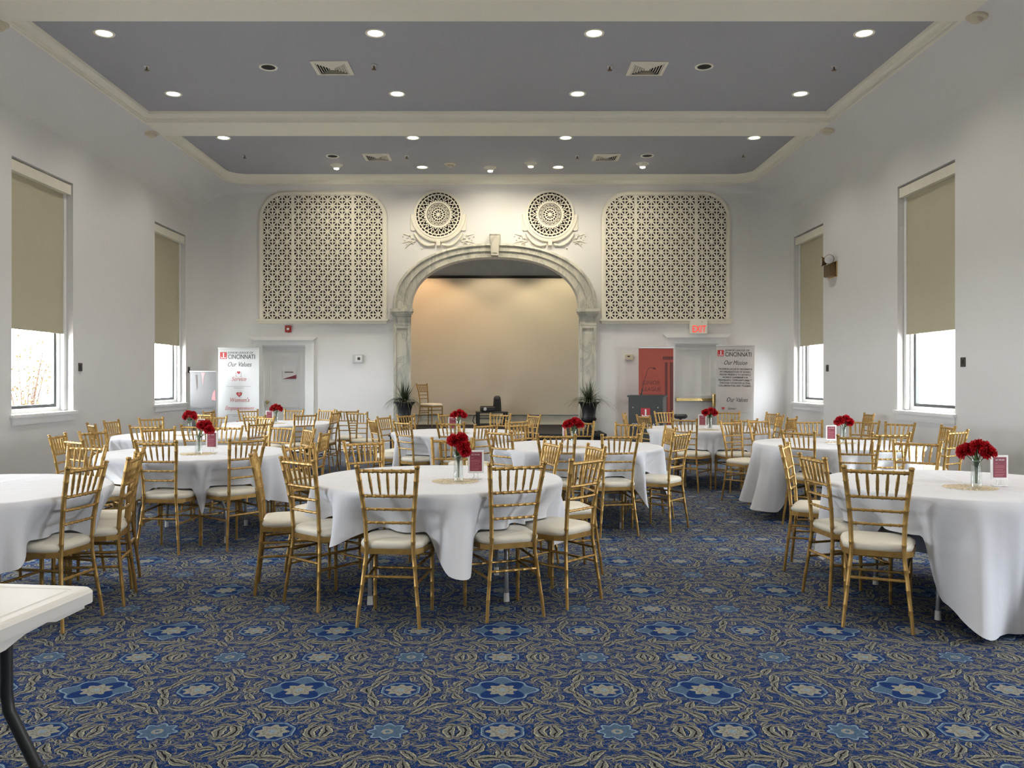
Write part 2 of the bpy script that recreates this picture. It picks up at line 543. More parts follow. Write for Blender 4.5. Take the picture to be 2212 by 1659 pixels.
def wall_grid(mb, holes, u0, u1, v0, v1, f):
    us = sorted({u0, u1, *[h[i] for h in holes for i in (0, 1)]})
    vs = sorted({v0, v1, *[h[i] for h in holes for i in (2, 3)]})
    for a, b_ in zip(us, us[1:]):
        for c, d in zip(vs, vs[1:]):
            m_, n_ = (a + b_) / 2, (c + d) / 2
            if any(h[0] < m_ < h[1] and h[2] < n_ < h[3] for h in holes): continue
            mb.add([f(a, c), f(b_, c), f(b_, d), f(a, d)], [(0, 1, 2, 3)])
RC = .6
ZW = 4.68     # where the cove starts on the side walls
for side, X, wins, s in (('left', XL, WIN_L, -1), ('right', XR, WIN_R, 1)):
    holes = [(a, b_, WZ0, WZ1) for a, b_ in wins]
    mb = MB()
    wall_grid(mb, holes, YF, YB - RC, 0, ZW, lambda a, c: (X, a, c))
    for (a, b_) in wins:      # plastered reveals
        x1 = X + s * .17
        mb.add([(X, a, WZ0), (x1, a, WZ0), (x1, a, WZ1), (X, a, WZ1)], [(0, 1, 2, 3)])
        mb.add([(X, b_, WZ0), (x1, b_, WZ0), (x1, b_, WZ1), (X, b_, WZ1)], [(0, 1, 2, 3)])
        mb.add([(X, a, WZ1), (x1, a, WZ1), (x1, b_, WZ1), (X, b_, WZ1)], [(0, 1, 2, 3)])
        mb.add([(X, a, WZ0), (x1, a, WZ0), (x1, b_, WZ0), (X, b_, WZ0)], [(0, 1, 2, 3)])
    struct('wall_' + side, mb, M['wall'], label='tall pale grey plaster wall with window openings on the ' + side)
    mb = MB()
    xo = X + s * .30
    wall_grid(mb, holes, YF, YB + 2.6, -.6, 6.0, lambda a, c: (xo, a, c))
    for (a, b_) in wins:
        x0 = X + s * .25
        for yy in (a, b_):
            mb.add([(x0, yy, WZ0), (xo, yy, WZ0), (xo, yy, WZ1), (x0, yy, WZ1)], [(0, 1, 2, 3)])
        for zz in (WZ0, WZ1):
            mb.add([(x0, a, zz), (xo, a, zz), (xo, b_, zz), (x0, b_, zz)], [(0, 1, 2, 3)])
    struct('wall_outer_' + side, mb, M['brick'], label='red brick outer face of the ' + side + ' wall')

# back wall with its rounded corners and the arch opening
AX0, AX1, ASP, AIH, AOH = -1.757, 1.556, 2.80, 1.02, 1.29      # arch opening, spring line, inner and outer rise
ACX = (AX0 + AX1) / 2
AIW = (AX1 - AX0) / 2
AOW = AIW + .356
def arch_pts(hw, h, n=40, e=2.25):
    out = []
    for i in range(n + 1):
        t = PI * i / n
        c, s_ = math.cos(t), math.sin(t)
        out.append((ACX - hw * math.copysign(abs(c) ** (2 / e), c), ASP + h * s_ ** (2 / e)))
    return out
ZB = 5.08
D1 = (-4.686, -3.844, 0, 2.07); D2 = (3.45, 4.30, 0, 2.10)
mb = MB()
f_ = lambda a, c: (a, YB, c)
wall_grid(mb, [D1], XL + RC, AX0, 0, ZB, f_)
wall_grid(mb, [D2], AX1, XR - RC, 0, ZB, f_)
ap = arch_pts(AIW, AIH)
mb.strip([[(x, YB, z) for x, z in ap], [(x, YB, ZB) for x, z in ap]])
struct('wall_back', mb, M['wall'], smooth=True, label='pale plaster end wall with stage arch and two doors')
for (cx, sgn) in ((XL + RC, -1), (XR - RC, 1)):      # rounded corners
    mb = MB()
    arc = [(cx + sgn * RC * math.sin(t), YB - RC + RC * math.cos(t)) for t in [PI / 2 * i / 14 for i in range(15)]]
    mb.strip([[(x, y, 0) for x, y in arc], [(x, y, ZW + (ZB - ZW) * ((y - (YB - RC)) / RC) ** 2) for x, y in arc]])
    struct('wall_corner_' + ('left' if sgn < 0 else 'right'), mb, M['wall'], smooth='all', label='rounded plaster corner at the %s end of the stage wall' % ('left' if sgn < 0 else 'right'))
mb = MB()
mb.box(XL - .4, XR + .4, YF - .1, YF, 0, 5.6)
struct('wall_front', mb, M['wall'], label='plain pale plaster wall opposite the stage')

# cove between the walls and the crown
def ubend(x0, x1, yb, r, n=14):
    p = [(x0, YF)]
    p += [(x0, YF + (yb - r - YF) * i / 24) for i in range(1, 24)]
    p += [(x0 + r - r * math.cos(t), yb - r + r * math.sin(t)) for t in [PI / 2 * i / n for i in range(n + 1)]]
    p += [(x0 + r + (x1 - x0 - 2 * r) * i / 30, yb) for i in range(1, 30)]
    p += [(x1 - r + r * math.sin(t), yb - r + r * math.cos(t)) for t in [PI / 2 * i / n for i in range(n + 1)]]
    p += [(x1, yb - r - (yb - r - YF) * i / 24) for i in range(1, 24)]
    p.append((x1, YF))
    return p
pw, pc = ubend(XL, XR, YB, RC), ubend(CXL, CXR, CYB, .42)
def zcorner(x, y):
    if y <= YB - RC + 1e-6: return ZW
    f = min(1.0, (y - (YB - RC)) / RC)
    return ZW + (ZB - ZW) * f * f
def zstart(i):
    return zcorner(*pw[i])
loops = []
NCV = 10
for k in range(NCV + 1):
    t = PI / 2 * k / NCV
    row = []
    for i, (a, b_) in enumerate(zip(pw, pc)):
        z0 = zstart(i)
        w = 1 - math.cos(t)
        row.append((a[0] + (b_[0] - a[0]) * w, a[1] + (b_[1] - a[1]) * w, z0 + (ZS - z0) * math.sin(t)))
    loops.append(row)
struct('trim_1', MB().strip(loops), M['wall'], smooth='all', label='smooth plaster cove curving from the walls to the ceiling')

# beams and crown mouldings round each ceiling bay
BEAMS = [(12.43, 13.30), (8.20, 9.07), (3.97, 4.84), (-.26, .61)]
bays = [(13.30, PYB), (9.07, 12.43), (4.84, 8.20), (.61, 3.97), (YF + .05, -.26)]
prof = [(0.0, ZC), (.012, ZC - .035), (.03, ZC - .045), (.05, ZC - .075), (.075, ZC - .085), (.078, ZC - .112), (.09, ZC - .118), (.092, ZS - .006), (.13, ZS - .006)]
nt_ = 2
for bi, (y0, y1) in enumerate(bays):
    r_ = .34 if bi == 0 else .0
    def path(o):
        x0, x1 = PXL - o, PXR + o
        yb = y1 + (o * 2.1 if bi == 0 else o); ya = y0 - o
        if bi == 0:
            n = 10; rr_ = r_ + o * .8
            p = [(x0, ya)]
            p += [(x0 + rr_ - rr_ * math.cos(t), yb - rr_ + rr_ * math.sin(t)) for t in [PI / 2 * i / n for i in range(n + 1)]]
            p += [(x1 - rr_ + rr_ * math.sin(t), yb - rr_ + rr_ * math.cos(t)) for t in [PI / 2 * i / n for i in range(n + 1)]]
            p += [(x1, ya)]
            return p
        return [(x0, ya), (x0, yb), (x1, yb), (x1, ya)]
    struct('trim_%d' % nt_, MB().strip([[(x, y, z) for x, y in path(o)] for o, z in prof], closed=True), M['trim'], smooth=True,
           label='cream crown moulding framing a ceiling bay')
    nt_ += 1
for (y0, y1) in BEAMS:
    struct('trim_%d' % nt_, MB().box(PXL - .11, PXR + .11, y0 + .09, y1 - .09, ZS - .012, ZC - .01), M['trim'], label='cream ceiling beam crossing the hall')
    nt_ += 1

# baseboards
for side, X, s in (('left', XL, 1), ('right', XR, -1)):
    struct('baseboard_' + side, MB().box(min(X, X + s * .02), max(X, X + s * .02), YF, YB - RC, 0, .16), M['white'], label='white baseboard along the ' + side + ' wall')
mb = MB()
for a, b_ in ((XL + RC, -4.87), (-3.63, AX0 - .36), (AX1 + .36, 3.29), (4.53, XR - RC)):
    mb.box(a, b_, YB - .02, YB, 0, .16)
struct('baseboard_back', mb, M['white'], label='white baseboard along the end wall')

# stage alcove behind the arch
SYB, SZ = 19.05, .40
mb = MB()
mb.box(-3.0, 2.8, SYB, SYB + .1, 0, 4.6)
mb.box(-3.1, -3.0, YB + .02, SYB + .1, 0, 4.6)
mb.box(2.8, 2.9, YB + .02, SYB + .1, 0, 4.6)
mb.box(-3.1, 2.9, YB + .02, SYB + .1, 4.6, 4.7)
mb.box(-3.0, AX0 - .02, YB + .02, YB + .04, 0, 4.6)
mb.box(AX1 + .02, 2.8, YB + .02, YB + .04, 0, 4.6)
struct('wall_alcove', mb, M['alcove'], label='blue grey walls of the stage alcove')
mb = MB()
mb.strip([[(x, YB, z) for x, z in ap], [(x, YB + .24, z) for x, z in ap]])
mb.strip([[(x, YB + .24, z) for x, z in ap], [(x, YB + .24, 4.6) for x, z in ap]])
struct('wall_alcove_soffit', mb, M['wall'], smooth=True, label='curved soffit under the stage arch')
struct('baseboard_alcove', MB().box(-3.0, 2.8, SYB - .03, SYB, SZ, .59).box(-3.0, 2.8, SYB - .045, SYB, .575, .60), M['trim'], label='tall cream baseboard at the back of the stage')

stage = empty('stage_platform', (0, 0, 0), 0, 'low black stage platform projecting from the arched alcove', 'stage')
MB().box(-2.07, 1.98, 15.75, YB, SZ - .05, SZ).box(AX0 - .02, AX1 + .02, YB, YB + .06, SZ - .05, SZ).box(-2.98, 2.78, YB + .06, SYB - .001, SZ - .05, SZ).build('deck', M['blackmat'], stage)
MB().box(-2.05, 1.96, 15.78, 15.80, .0, SZ - .05).build('front_skirt', M['blackmat'], stage)
for x0, x1 in ((-2.05, -2.03), (1.94, 1.96)):
    MB().box(x0, x1, 15.80, YB - .03, 0, SZ - .05).build('side_skirt', M['blackmat'], stage)
MB().box(-2.075, 1.985, 15.742, 15.752, SZ - .045, SZ + .002).build('edge_trim', M['legdark'], stage)

scr = empty('projection_screen', (0, SYB - .06, .62), 0, 'large cream projection screen hanging behind the marble arch', 'screen')
MB().box(-2.6, 2.4, -.012, .0, 0, 3.06).build('screen_fabric', M['screen'], scr)
MB().box(-2.6, 2.4, -.02, .008, 3.06, 3.12).build('black_top_border', M['black'], scr)

# marble arch
arch = empty('marble_arch', (0, 0, 0), 0, 'grey veined marble arch with keystone and pilasters around the stage', 'arch', kind='structure')
YA = YB - .12
ao, ai = arch_pts(AOW, AOH), arch_pts(AIW, AIH)
def mixp(t): return [(a[0] + (b_[0] - a[0]) * t, a[1] + (b_[1] - a[1]) * t) for a, b_ in zip(ao, ai)]
pr = [(0, 0), (0, -.10), (.10, -.12), (.16, -.12), (.20, -.085), (.46, -.085), (.50, -.10), (.56, -.10), (.60, -.07), (.90, -.07), (.93, -.085), (1, -.085), (1, .0)]
MB().strip([[(x, YB + d, z) for x, z in mixp(t)] for t, d in pr]).build('archivolt', M['marble'], arch, smooth=True)
k0, k1 = ASP + AIH + .02, ASP + AOH + .15
MB().prism_y([(ACX - .07, k0), (ACX + .07, k0), (ACX + .10, k1), (ACX - .10, k1)], YB - .20, YB - .02).build('keystone', M['marble'], arch)
MB().prism_y([(ACX - .045, k0 + .05), (ACX + .045, k0 + .05), (ACX + .07, k1 - .05), (ACX - .07, k1 - .05)], YB - .215, YB - .19).build('keystone_panel', M['marble'], arch)
MB().box(ACX - .105, ACX + .105, YB - .21, YB - .0, k1, k1 + .02).build('keystone_cap', M['marble'], arch)
for (x0, x1) in ((AX0 - .345, AX0), (AX1, AX1 + .345)):
    p = MB()
    p.box(x0 + .01, x1 - .01, YB - .09, YB + .01, SZ, 2.60)
    p.build('pilaster', M['marble'], arch)
    for a, b_ in ((x0 + .01, x0 + .06), (x1 - .06, x1 - .01)):
        MB().box(a, b_, YB - .11, YB - .09, SZ + .30, 2.42).build('pilaster_moulding', M['marble'], arch)
    MB().box(x0 + .01, x1 - .01, YB - .11, YB - .09, 2.42, 2.48).build('pilaster_moulding', M['marble'], arch)
    MB().box(x0 - .01, x1 + .01, YB - .13, YB + .01, SZ + .001, SZ + .24).build('plinth', M['marble'], arch)
    MB().box(x0, x1, YB - .115, YB + .01, 2.48, 2.51).box(x0 + .01, x1 - .01, YB - .10, YB + .01, 2.51, 2.66).build('capital_neck', M['marble'], arch)
    MB().box(x0 - .01, x1 + .01, YB - .14, YB + .01, 2.66, 2.70).box(x0 - .035, x1 + .035, YB - .17, YB + .01, 2.70, 2.74).box(x0 - .05, x1 + .05, YB - .19, YB + .01, 2.74, 2.80).build('capital', M['marble'], arch)
for xx in (AX0 - .36, ):
    pass

# ------------------------------------------------------------------ windows and blinds
GL = []
for side, X, wins, s in (('left', XL, WIN_L, -1), ('right', XR, WIN_R, 1)):
    for k, (a, b_) in enumerate(wins):
        n = len(GL) + 1; GL.append(n)
        w = empty('window_%d' % n, (X, (a + b_) / 2, 0), 0, kind='structure',
                  label='tall window with white frame and dark sash in the %s wall' % side)
        hw = (b_ - a) / 2
        bx = lambda m_, x0, x1, *r: m_.box(min(s * x0, s * x1), max(s * x0, s * x1), *r)
        fr = MB()
        for y0, y1 in ((-hw, -hw + .09), (hw - .09, hw)):
            bx(fr, .15, .25, y0, y1, WZ0, WZ1)
        bx(fr, .15, .25, -hw + .09, hw - .09, WZ0, WZ0 + .06)
        bx(fr, .15, .25, -hw + .09, hw - .09, WZ1 - .08, WZ1)
        bx(fr, .15, .25, -hw + .09, hw - .09, 2.50, 2.60)
        fr.build('window_frame', M['white'], w)
        sa = MB()
        for y0, y1 in ((-hw + .09, -hw + .14), (hw - .14, hw - .09)):
            bx(sa, .19, .235, y0, y1, WZ0 + .06, 2.5)
        bx(sa, .19, .235, -hw + .14, hw - .14, WZ0 + .06, WZ0 + .10)
        bx(sa, .19, .235, -hw + .14, hw - .14, 2.44, 2.5)
        sa.build('sash', M['dark'], w)
        bx(MB(), .212, .218, -hw + .14, hw - .14, WZ0 + .10, 2.44).build('pane', M['glass'], w)
        bx(MB(), .212, .218, -hw + .09, hw - .09, 2.60, WZ1 - .08).build('pane', M['glass'], w)
        bx(MB(), -.05, .16, -hw - .05, hw + .05, WZ0 - .035, WZ0 + .003).build('sill', M['white'], w)
        bx(MB(), -.018, .0, -hw - .02, hw + .02, WZ0 - .125, WZ0 - .035).build('apron', M['white'], w)
        # roller blind
        bz = WZ0 + .03 if k < 1 else BLZ  # unseen rear blinds lowered to darken the foreground
        where = {3: 'over the nearer window of the %s wall', 4: 'over the far window of the %s wall'}.get(k, 'over a window of the %s wall behind the viewer') % side
        if k < 3: where = ('over %s window from the back, %s wall' % (['first', 'second', 'third'][k], side))
        bl = empty('roller_blind', (X, (a + b_) / 2, bz), 0, 'olive roller blind %s down ' % ('fully' if k < 1 else 'half') + where, 'blind', 'olive roller blinds')
        m_ = MB()
        nseg = 8
        rows = []
        crease = (side == 'right' and k == 4)
        for i in range(17):
            z = (WZ1 - .16 - bz) * i / 16
            row = []
            for j in range(nseg + 1):
                yy = -hw + .06 + (2 * hw - .12) * j / nseg
                off = .10 + .004 * math.sin(j * .8 + k)
                if crease and i < 5: off += .012 * math.sin(j * 2.6 + i) * (5 - i) / 5
                row.append((s * off, yy, z))
            rows.append(row)
        m_.strip(rows); m_.strip([[(p[0] + s * .003, p[1], p[2]) for p in r_] for r_ in rows])
        m_.build('blind_fabric', M['blind'], bl, smooth='all')
        bx(MB(), .092, .112, -hw + .085, hw - .085, -.025, .004).build('hem_bar', M['blind'], bl)
        bx(MB(), .02, .13, -hw + .012, hw - .012, WZ1 - .16 - bz, WZ1 - .03 - bz).build('cassette', M['lattice'], bl)
        for yy in (-hw + .045, hw - .045):
            bx(MB(), .085, .125, yy - .032, yy + .032, WZ0 + .02 - bz, WZ1 - .16 - bz).build('side_channel', M['white'], bl)

# ------------------------------------------------------------------ doors
def door_casing(n, D, top, label):
    x0, x1, z0, z1 = D
    d = empty('door_%d' % n, ((x0 + x1) / 2, YB, 0), 0, kind='structure', label=label)
    hw = (x1 - x0) / 2
    cw = .17
    for s in (-1, 1):
        c = MB(); c.box(min(s * hw, s * (hw + cw)), max(s * hw, s * (hw + cw)), -.035, .0, 0, z1 + .02)
        c.box(min(s * (hw + cw - .04), s * (hw + cw)), max(s * (hw + cw - .04), s * (hw + cw)), -.05, -.035, 0, z1 + .02)
        c.build('casing', M['white'], d)
    MB().box(-hw - cw, hw + cw, -.04, 0, z1 + .02, top - .07).build('head_casing', M['white'], d)
    MB().prism_y([(-hw - cw, top - .07), (hw + cw, top - .07), (hw + cw + .06, top - .01), (hw + cw + .06, top), (-hw - cw - .06, top), (-hw - cw - .06, top - .01)], -.10, 0).build('cornice', M['white'], d)
    j = MB()
    for s in (-1, 1): j.box(min(s * hw, s * (hw - .012)), max(s * hw, s * (hw - .012)), .0, .10, 0, z1)
    j.box(-hw, hw, 0, .10, z1 - .012, z1); j.build('jamb', M['white'], d)
    MB().box(-hw - .05, hw + .05, .135, .15, 0, z1 + .05).box(-hw - .05, -hw, .01, .135, 0, z1 + .05).box(hw, hw + .05, .01, .135, 0, z1 + .05).box(-hw, hw, .01, .135, z1, z1 + .05).build('leak_block', M['white'], d)  # unseen box added behind the leaf to stop daylight leaking in
    return d, hw, z1
d, hw, z1 = door_casing(1, D1, 2.252, 'white two panel door with brass knob beside the left banner')
def slab(d, hw, z1, rails, dy=.09):
    st = .12
    o = MB().box(-hw + .014, hw - .014, dy, dy + .045, .01, z1 - .014)
    leaf = o.build('door_leaf', M['white'], d)
    for s in (-1, 1):
        MB().box(min(s * (hw - .014), s * (hw - .014 - st)), max(s * (hw - .014), s * (hw - .014 - st)), dy - .016, dy, .01, z1 - .014).build('stile', M['white'], d)
    for (a, b_) in rails:
        MB().box(-hw + .014 + st, hw - .014 - st, dy - .016, dy, a, b_).build('rail', M['white'], d)
    return leaf
slab(d, hw, z1, ((.01, .22), (.86, 1.06), (1.97, 2.056)))
kb = MB().lathe([(0, -.075), (.022, -.072), (.03, -.055), (.022, -.035), (.010, -.03), (.010, -.006), (.026, -.004), (.026, 0)], 16, (-hw + .075, .075, .965), 'y')
kb.build('knob', M['brass'], d, smooth=True)
MB().tube([(-hw + .075, .055, .96), (-hw + .07, .052, .90), (-hw + .085, .05, .87)], .008, 6).build('keys', M['brass'], d, smooth=True)
sg = empty('door_notice', ((D1[0] + D1[1]) / 2 + .09, YB + .071, 1.42), 0, 'small white paper notice with maroon wedge taped to the left door', 'notice')
MB().box(-.135, .135, -.002, .0, 0, .215).build('paper', M['printwhite'], sg)
MB().prism_y([(-.13, .005), (.13, .005), (.13, .085)], -.004, -.001).build('maroon_wedge', M['maroon'], sg)
MB().box(-.10, .07, -.004, -.001, .128, .145).build('print_line', M['printgrey'], sg)

d, hw, z1 = door_casing(2, D2, 2.307, 'white exit door with brass push bar behind the right banners')
slab(d, hw, z1, ((.01, .22), (.90, 1.10), (2.0, 2.086)), dy=.05)
MB().box(-hw + .03, hw - .06, -.01, .022, .99, 1.04).build('push_bar', M['brass'], d)
MB().cbox((hw - .06, .005, 1.0), (.075, .07, .26), .012).build('latch_case', M['brass'], d)
MB().cbox((-hw + .06, .01, 1.015), (.06, .05, .075), .01).build('bar_end', M['brass'], d)

# ------------------------------------------------------------------ lattice screens
def clip(poly, clipper):
    out = poly
    n = len(clipper)
    for i in range(n):
        ax, az = clipper[i]; bx_, bz = clipper[(i + 1) % n]
        ins = lambda p: (bx_ - ax) * (p[1] - az) - (bz - az) * (p[0] - ax) >= -1e-9
        res = []
        for j in range(len(out)):
            p, q = out[j], out[(j + 1) % len(out)]
            ip, iq = ins(p), ins(q)
            if ip: res.append(p)
            if ip != iq:
                d1 = (bx_ - ax) * (p[1] - az) - (bz - az) * (p[0] - ax)
                d2 = (bx_ - ax) * (q[1] - az) - (bz - az) * (q[0] - ax)
                t = d1 / (d1 - d2)
                res.append((p[0] + (q[0] - p[0]) * t, p[1] + (q[1] - p[1]) * t))
        out = res
        if not out: return []
    return out
def bar(x0, z0, x1, z1, w):
    dx, dz = x1 - x0, z1 - z0; L = math.hypot(dx, dz); nx, nz = -dz / L * w / 2, dx / L * w / 2
    return [(x0 - nx, z0 - nz), (x1 - nx, z1 - nz), (x1 + nx, z1 + nz), (x0 + nx, z0 + nz)]
def star_tile(w, h):
    a, c = w / 2, h / 2; t = .030
    q = [bar(-a, 0, a, 0, t * .8), bar(0, -c, 0, c, t * .8), bar(-a, -c, a, c, t * .85), bar(-a, c, a, -c, t * .85)]
    e = t * .42
    q += [[(-a, -c), (a, -c), (a, -c + e), (-a, -c + e)], [(-a, c - e), (a, c - e), (a, c), (-a, c)],
          [(-a, -c), (-a + e, -c), (-a + e, c), (-a, c)], [(a - e, -c), (a, -c), (a, c), (a - e, c)]]
    q += [[(.036 * math.cos(PI / 4 * k + PI / 8), .036 * math.sin(PI / 4 * k + PI / 8)) for k in range(8)]]
    return q
def lattice_screen(xa, xb, label):
    g = empty('lattice_screen', ((xa + xb) / 2, YB, 2.60), 0, label, 'screen', 'star lattice wall screens')
    W, Hh, r = xb - xa, 2.50, .50
    def rrect(ins, rad, n=8, zb=0.0):
        a = W / 2 - ins; top = Hh - ins
        p = [(-a, zb), (a, zb)]
        p += [(a - rad + rad * math.cos(t), top - rad + rad * math.sin(t)) for t in [PI / 2 * i / n for i in range(n + 1)]]
        p += [(-a + rad - rad * math.sin(t), top - rad + rad * math.cos(t)) for t in [PI / 2 * i / n for i in range(n + 1)]]
        return p
    MB().prism_y(rrect(.02, r), -.012, -.004).build('shade_backing', M['void'], g)  # dark sheet stands for the unlit chamber behind the lattice
    o, i_ = rrect(0, r, 12), rrect(.05, r - .05, 12)
    o2 = rrect(-.025, r + .025, 12)
    MB().strip([[(x, 0, z) for x, z in o2], [(x, -.04, z) for x, z in o2], [(x, -.055, z) for x, z in o], [(x, -.055, z) for x, z in i_], [(x, -.012, z) for x, z in i_]], closed=True).build('frame', M['lattice'], g)
    MB().box(-W / 2 - .06, W / 2 + .06, -.10, 0, -.035, 0.0).box(-W / 2 - .03, W / 2 + .03, -.07, 0, -.09, -.035).build('ledge', M['lattice'], g)
    inner = rrect(.045, r - .045, 12, .0)
    iw = W - .10; sw = .035
    tw = (iw - 2 * sw) / 12; th = (Hh - .055) / 12
    for xs in (-iw / 2 + 3 * tw + sw / 2, iw / 2 - 3 * tw - sw / 2):
        MB().box(xs - sw / 2, xs + sw / 2, -.046, -.013, 0, Hh - .05).build('upright', M['lattice'], g)
    full = None
    for c in range(12):
        cx = -iw / 2 + tw * (c + .5) + (sw if c >= 3 else 0) + (sw if c >= 9 else 0)
        for q in range(12):
            cz = th * (q + .5)
            corner = (c in (0, 1, 2, 9, 10, 11) and q >= 9)
            if not corner:
                if full is None:
                    mm = MB()
                    for k, po in enumerate(star_tile(tw, th)): mm.prism_y(po, -.042 - .0004 * (k % 4), -.014)
                    full = mm.mesh('star_tile'); full.materials.append(M['lattice'])
                t = link('star_tile', full, None, g); t.location = (cx, 0, cz)
            else:
                mm = MB()
                cl = [(x - cx, z - cz) for x, z in inner]
                for k, po in enumerate(star_tile(tw, th)):
                    pp = clip(po, cl)
                    if len(pp) > 2: mm.prism_y(pp, -.042 - .0004 * (k % 4), -.014)
                if mm.v:
                    t = mm.build('star_tile', M['lattice'], g); t.location = (cx, 0, cz)
lattice_screen(-4.73, -2.26, 'cream star lattice screen with rounded top corners above the left door')
lattice_screen(2.03, 4.52, 'cream star lattice screen with rounded top corners above the exit sign')

def rosette(cx, label):
    g = empty('rosette_grille', (cx, YB, 4.667), 0, label, 'rosette', 'round plaster rosettes above the arch')
    L_ = M['lattice']
    def ring(r0, r1, y0=-.045, y1=-.012, n=48):
        return MB().lathe([(r0, y0), (r1, y0), (r1, y1), (r0, y1)], n, axis='y', close=True)
    MB().lathe([(0, -.006), (.46, -.006), (.46, -.003), (0, -.003)], 40, axis='y').build('shade_backing', M['void'], g)  # dark disc stands for the shade behind the openwork
    ring(.435, .475, -.06, 0).build('rim', L_, g)
    ring(.385, .405).build('ring', L_, g)
    ring(.225, .262, -.055).build('ring', L_, g)
    ring(.205, .213).build('ring', L_, g)
    ring(.085, .105, -.05).build('ring', L_, g)
    MB().lathe([(0, -.055), (.03, -.05), (.035, -.012), (0, -.012)], 16, axis='y').build('boss', L_, g)
    def spokes(name, n, r0, r1, w, ph=0.0, y0=-.042):
        mm = MB()
        mm.prism_y(bar(r0, 0, r1, 0, w), y0, -.012)
        me = mm.mesh(name); me.materials.append(L_)
        for k in range(n):
            o = link(name, me, None, g); o.rotation_euler = (0, -2 * PI * k / n - ph, 0)
    spokes('spoke', 10, .02, .09, .013)
    spokes('rim_bar', 32, .40, .44, .016, .1)
    spokes('cell_bar', 16, .10, .21, .012, .2)
    mm = MB()                     # zigzag between the two inner rings
    mm.prism_y(bar(.145, 0, .21, .022, .009), -.04, -.012); mm.prism_y(bar(.145, 0, .21, -.022, .009), -.04, -.012); mm.prism_y(bar(.14, -.024, .14, .024, .010), -.04, -.012)
    me = mm.mesh('zigzag'); me.materials.append(L_)
    for k in range(16):
        o = link('zigzag', me, None, g); o.rotation_euler = (0, -2 * PI * (k + .5) / 16 - .2, 0)
    mm = MB()                     # pointed arch petals
    lp = []
    for sgn in (-1, 1):
        prev = None
        for i in range(8):
            t = i / 7
            p = (.255 + .10 * t, sgn * .046 * math.cos(t * PI / 2) ** .8)
            if prev: mm.prism_y(bar(prev[0], prev[1], p[0], p[1], .013), -.045, -.012)
            prev = p
    mm.lathe([(0, -.045), (.022, -.045), (.022, -.012), (0, -.012)], 10, (.268, 0, 0), 'y')
    mm.prism_y(bar(.35, 0, .395, 0, .012), -.04, -.012)
    mm.prism_y(bar(.30, .047, .39, .075, .010), -.04, -.012); mm.prism_y(bar(.30, -.047, .39, -.075, .010), -.04, -.012)
    mm.prism_y(bar(.372, -.03, .372, .03, .008), -.04, -.012)
    me = mm.mesh('petal'); me.materials.append(L_)
    for k in range(16):
        o = link('petal', me, None, g); o.rotation_euler = (0, -2 * PI * (k + .5) / 16, 0)
    # moulded surround on the lower half, with swags and sprays
    mm = MB()
    ar = [(math.cos(t), math.sin(t)) for t in [PI + PI * i / 28 for i in range(29)]]
    mm.strip([[(x * r_, y, z * r_) for x, z in ar] for r_, y in ((.475, 0), (.475, -.05), (.50, -.055), (.54, -.045), (.55, 0))])
    mm.build('lower_surround', L_, g, smooth=True)
    for s in (-1, 1):
        MB().prism_y([(s * .47, 0), (s * .545, 0), (s * .545, -.30), (s * .50, -.32), (s * .42, -.30)][::s], -.03, 0).build('ear', L_, g)
        sw = [(s * (.07 + .40 * t), -.03, -.585 - .035 * math.sin(t * PI) + .22 * t ** 3) for t in [i / 10 for i in range(11)]]
        MB().tube(sw, [.018 + .010 * math.sin(i / 10 * PI * 5) ** 2 for i in range(11)], 6).build('swag', L_, g, smooth=True)
        for (dx, dz, rr_) in ((.52, -.46, .03), (.56, -.40, .018), (.61, -.45, .022), (.57, -.52, .02), (.66, -.50, .014), (.62, -.58, .014), (.33, -.66, .016), (.50, -.57, .016), (.70, -.43, .012)):
            MB().lathe([(0, -.03), (rr_ * .7, -.022), (rr_, -.008), (rr_, 0)], 8, (s * dx, 0, dz), 'y').build('flower_boss', L_, g, smooth=True)
        for (p, q) in (((.44, -.50), (.70, -.38)), ((.46, -.53), (.72, -.56)), ((.45, -.52), (.66, -.66))):
            MB().tube([(s * p[0], -.01, p[1]), (s * (p[0] + q[0]) / 2, -.018, (p[1] + q[1]) / 2 + .03), (s * q[0], -.008, q[1])], [.010, .008, .004], 5).build('sprig', L_, g, smooth=True)
    MB().cbox((0, -.04, -.565), (.08, .08, .11), .008).build('keystone', L_, g)
rosette(-1.217, 'round cream openwork rosette to the left above the arch')
rosette(.988, 'round cream openwork rosette to the right above the arch')

# ------------------------------------------------------------------ ceiling fittings
ld_down = bpy.data.lights.new('downlight_beam', 'SPOT')
ld_down.energy = LAMP; ld_down.color = (1.0, .93, .80); ld_down.spot_size = R(135); ld_down.spot_blend = .9; ld_down.shadow_soft_size = .07
ld_eye = bpy.data.lights.new('eyeball_beam', 'SPOT')
ld_eye.energy = LAMP * 1.0; ld_eye.color = (1.0, .90, .71); ld_eye.spot_size = R(150); ld_eye.spot_blend = 1.0; ld_eye.shadow_soft_size = .05
def ring_mesh(name, prof, m_, n=24):
    me = MB().lathe(prof, n, close=True).mesh(name, True); me.materials.append(m_); return me
me_ring = ring_mesh('trim_ring', [(.088, -.006), (.115, -.010), (.118, 0), (.088, 0)], M['trim'])
me_lens = MB().lathe([(0, -.010), (.05, -.008), (.088, -.003), (.088, -.001), (0, -.001)], 20).mesh('lens', True); me_lens.materials.append(M['lens'])
me_lensb = me_lens.copy(); me_lensb.materials.clear(); me_lensb.materials.append(M['lensbright'])
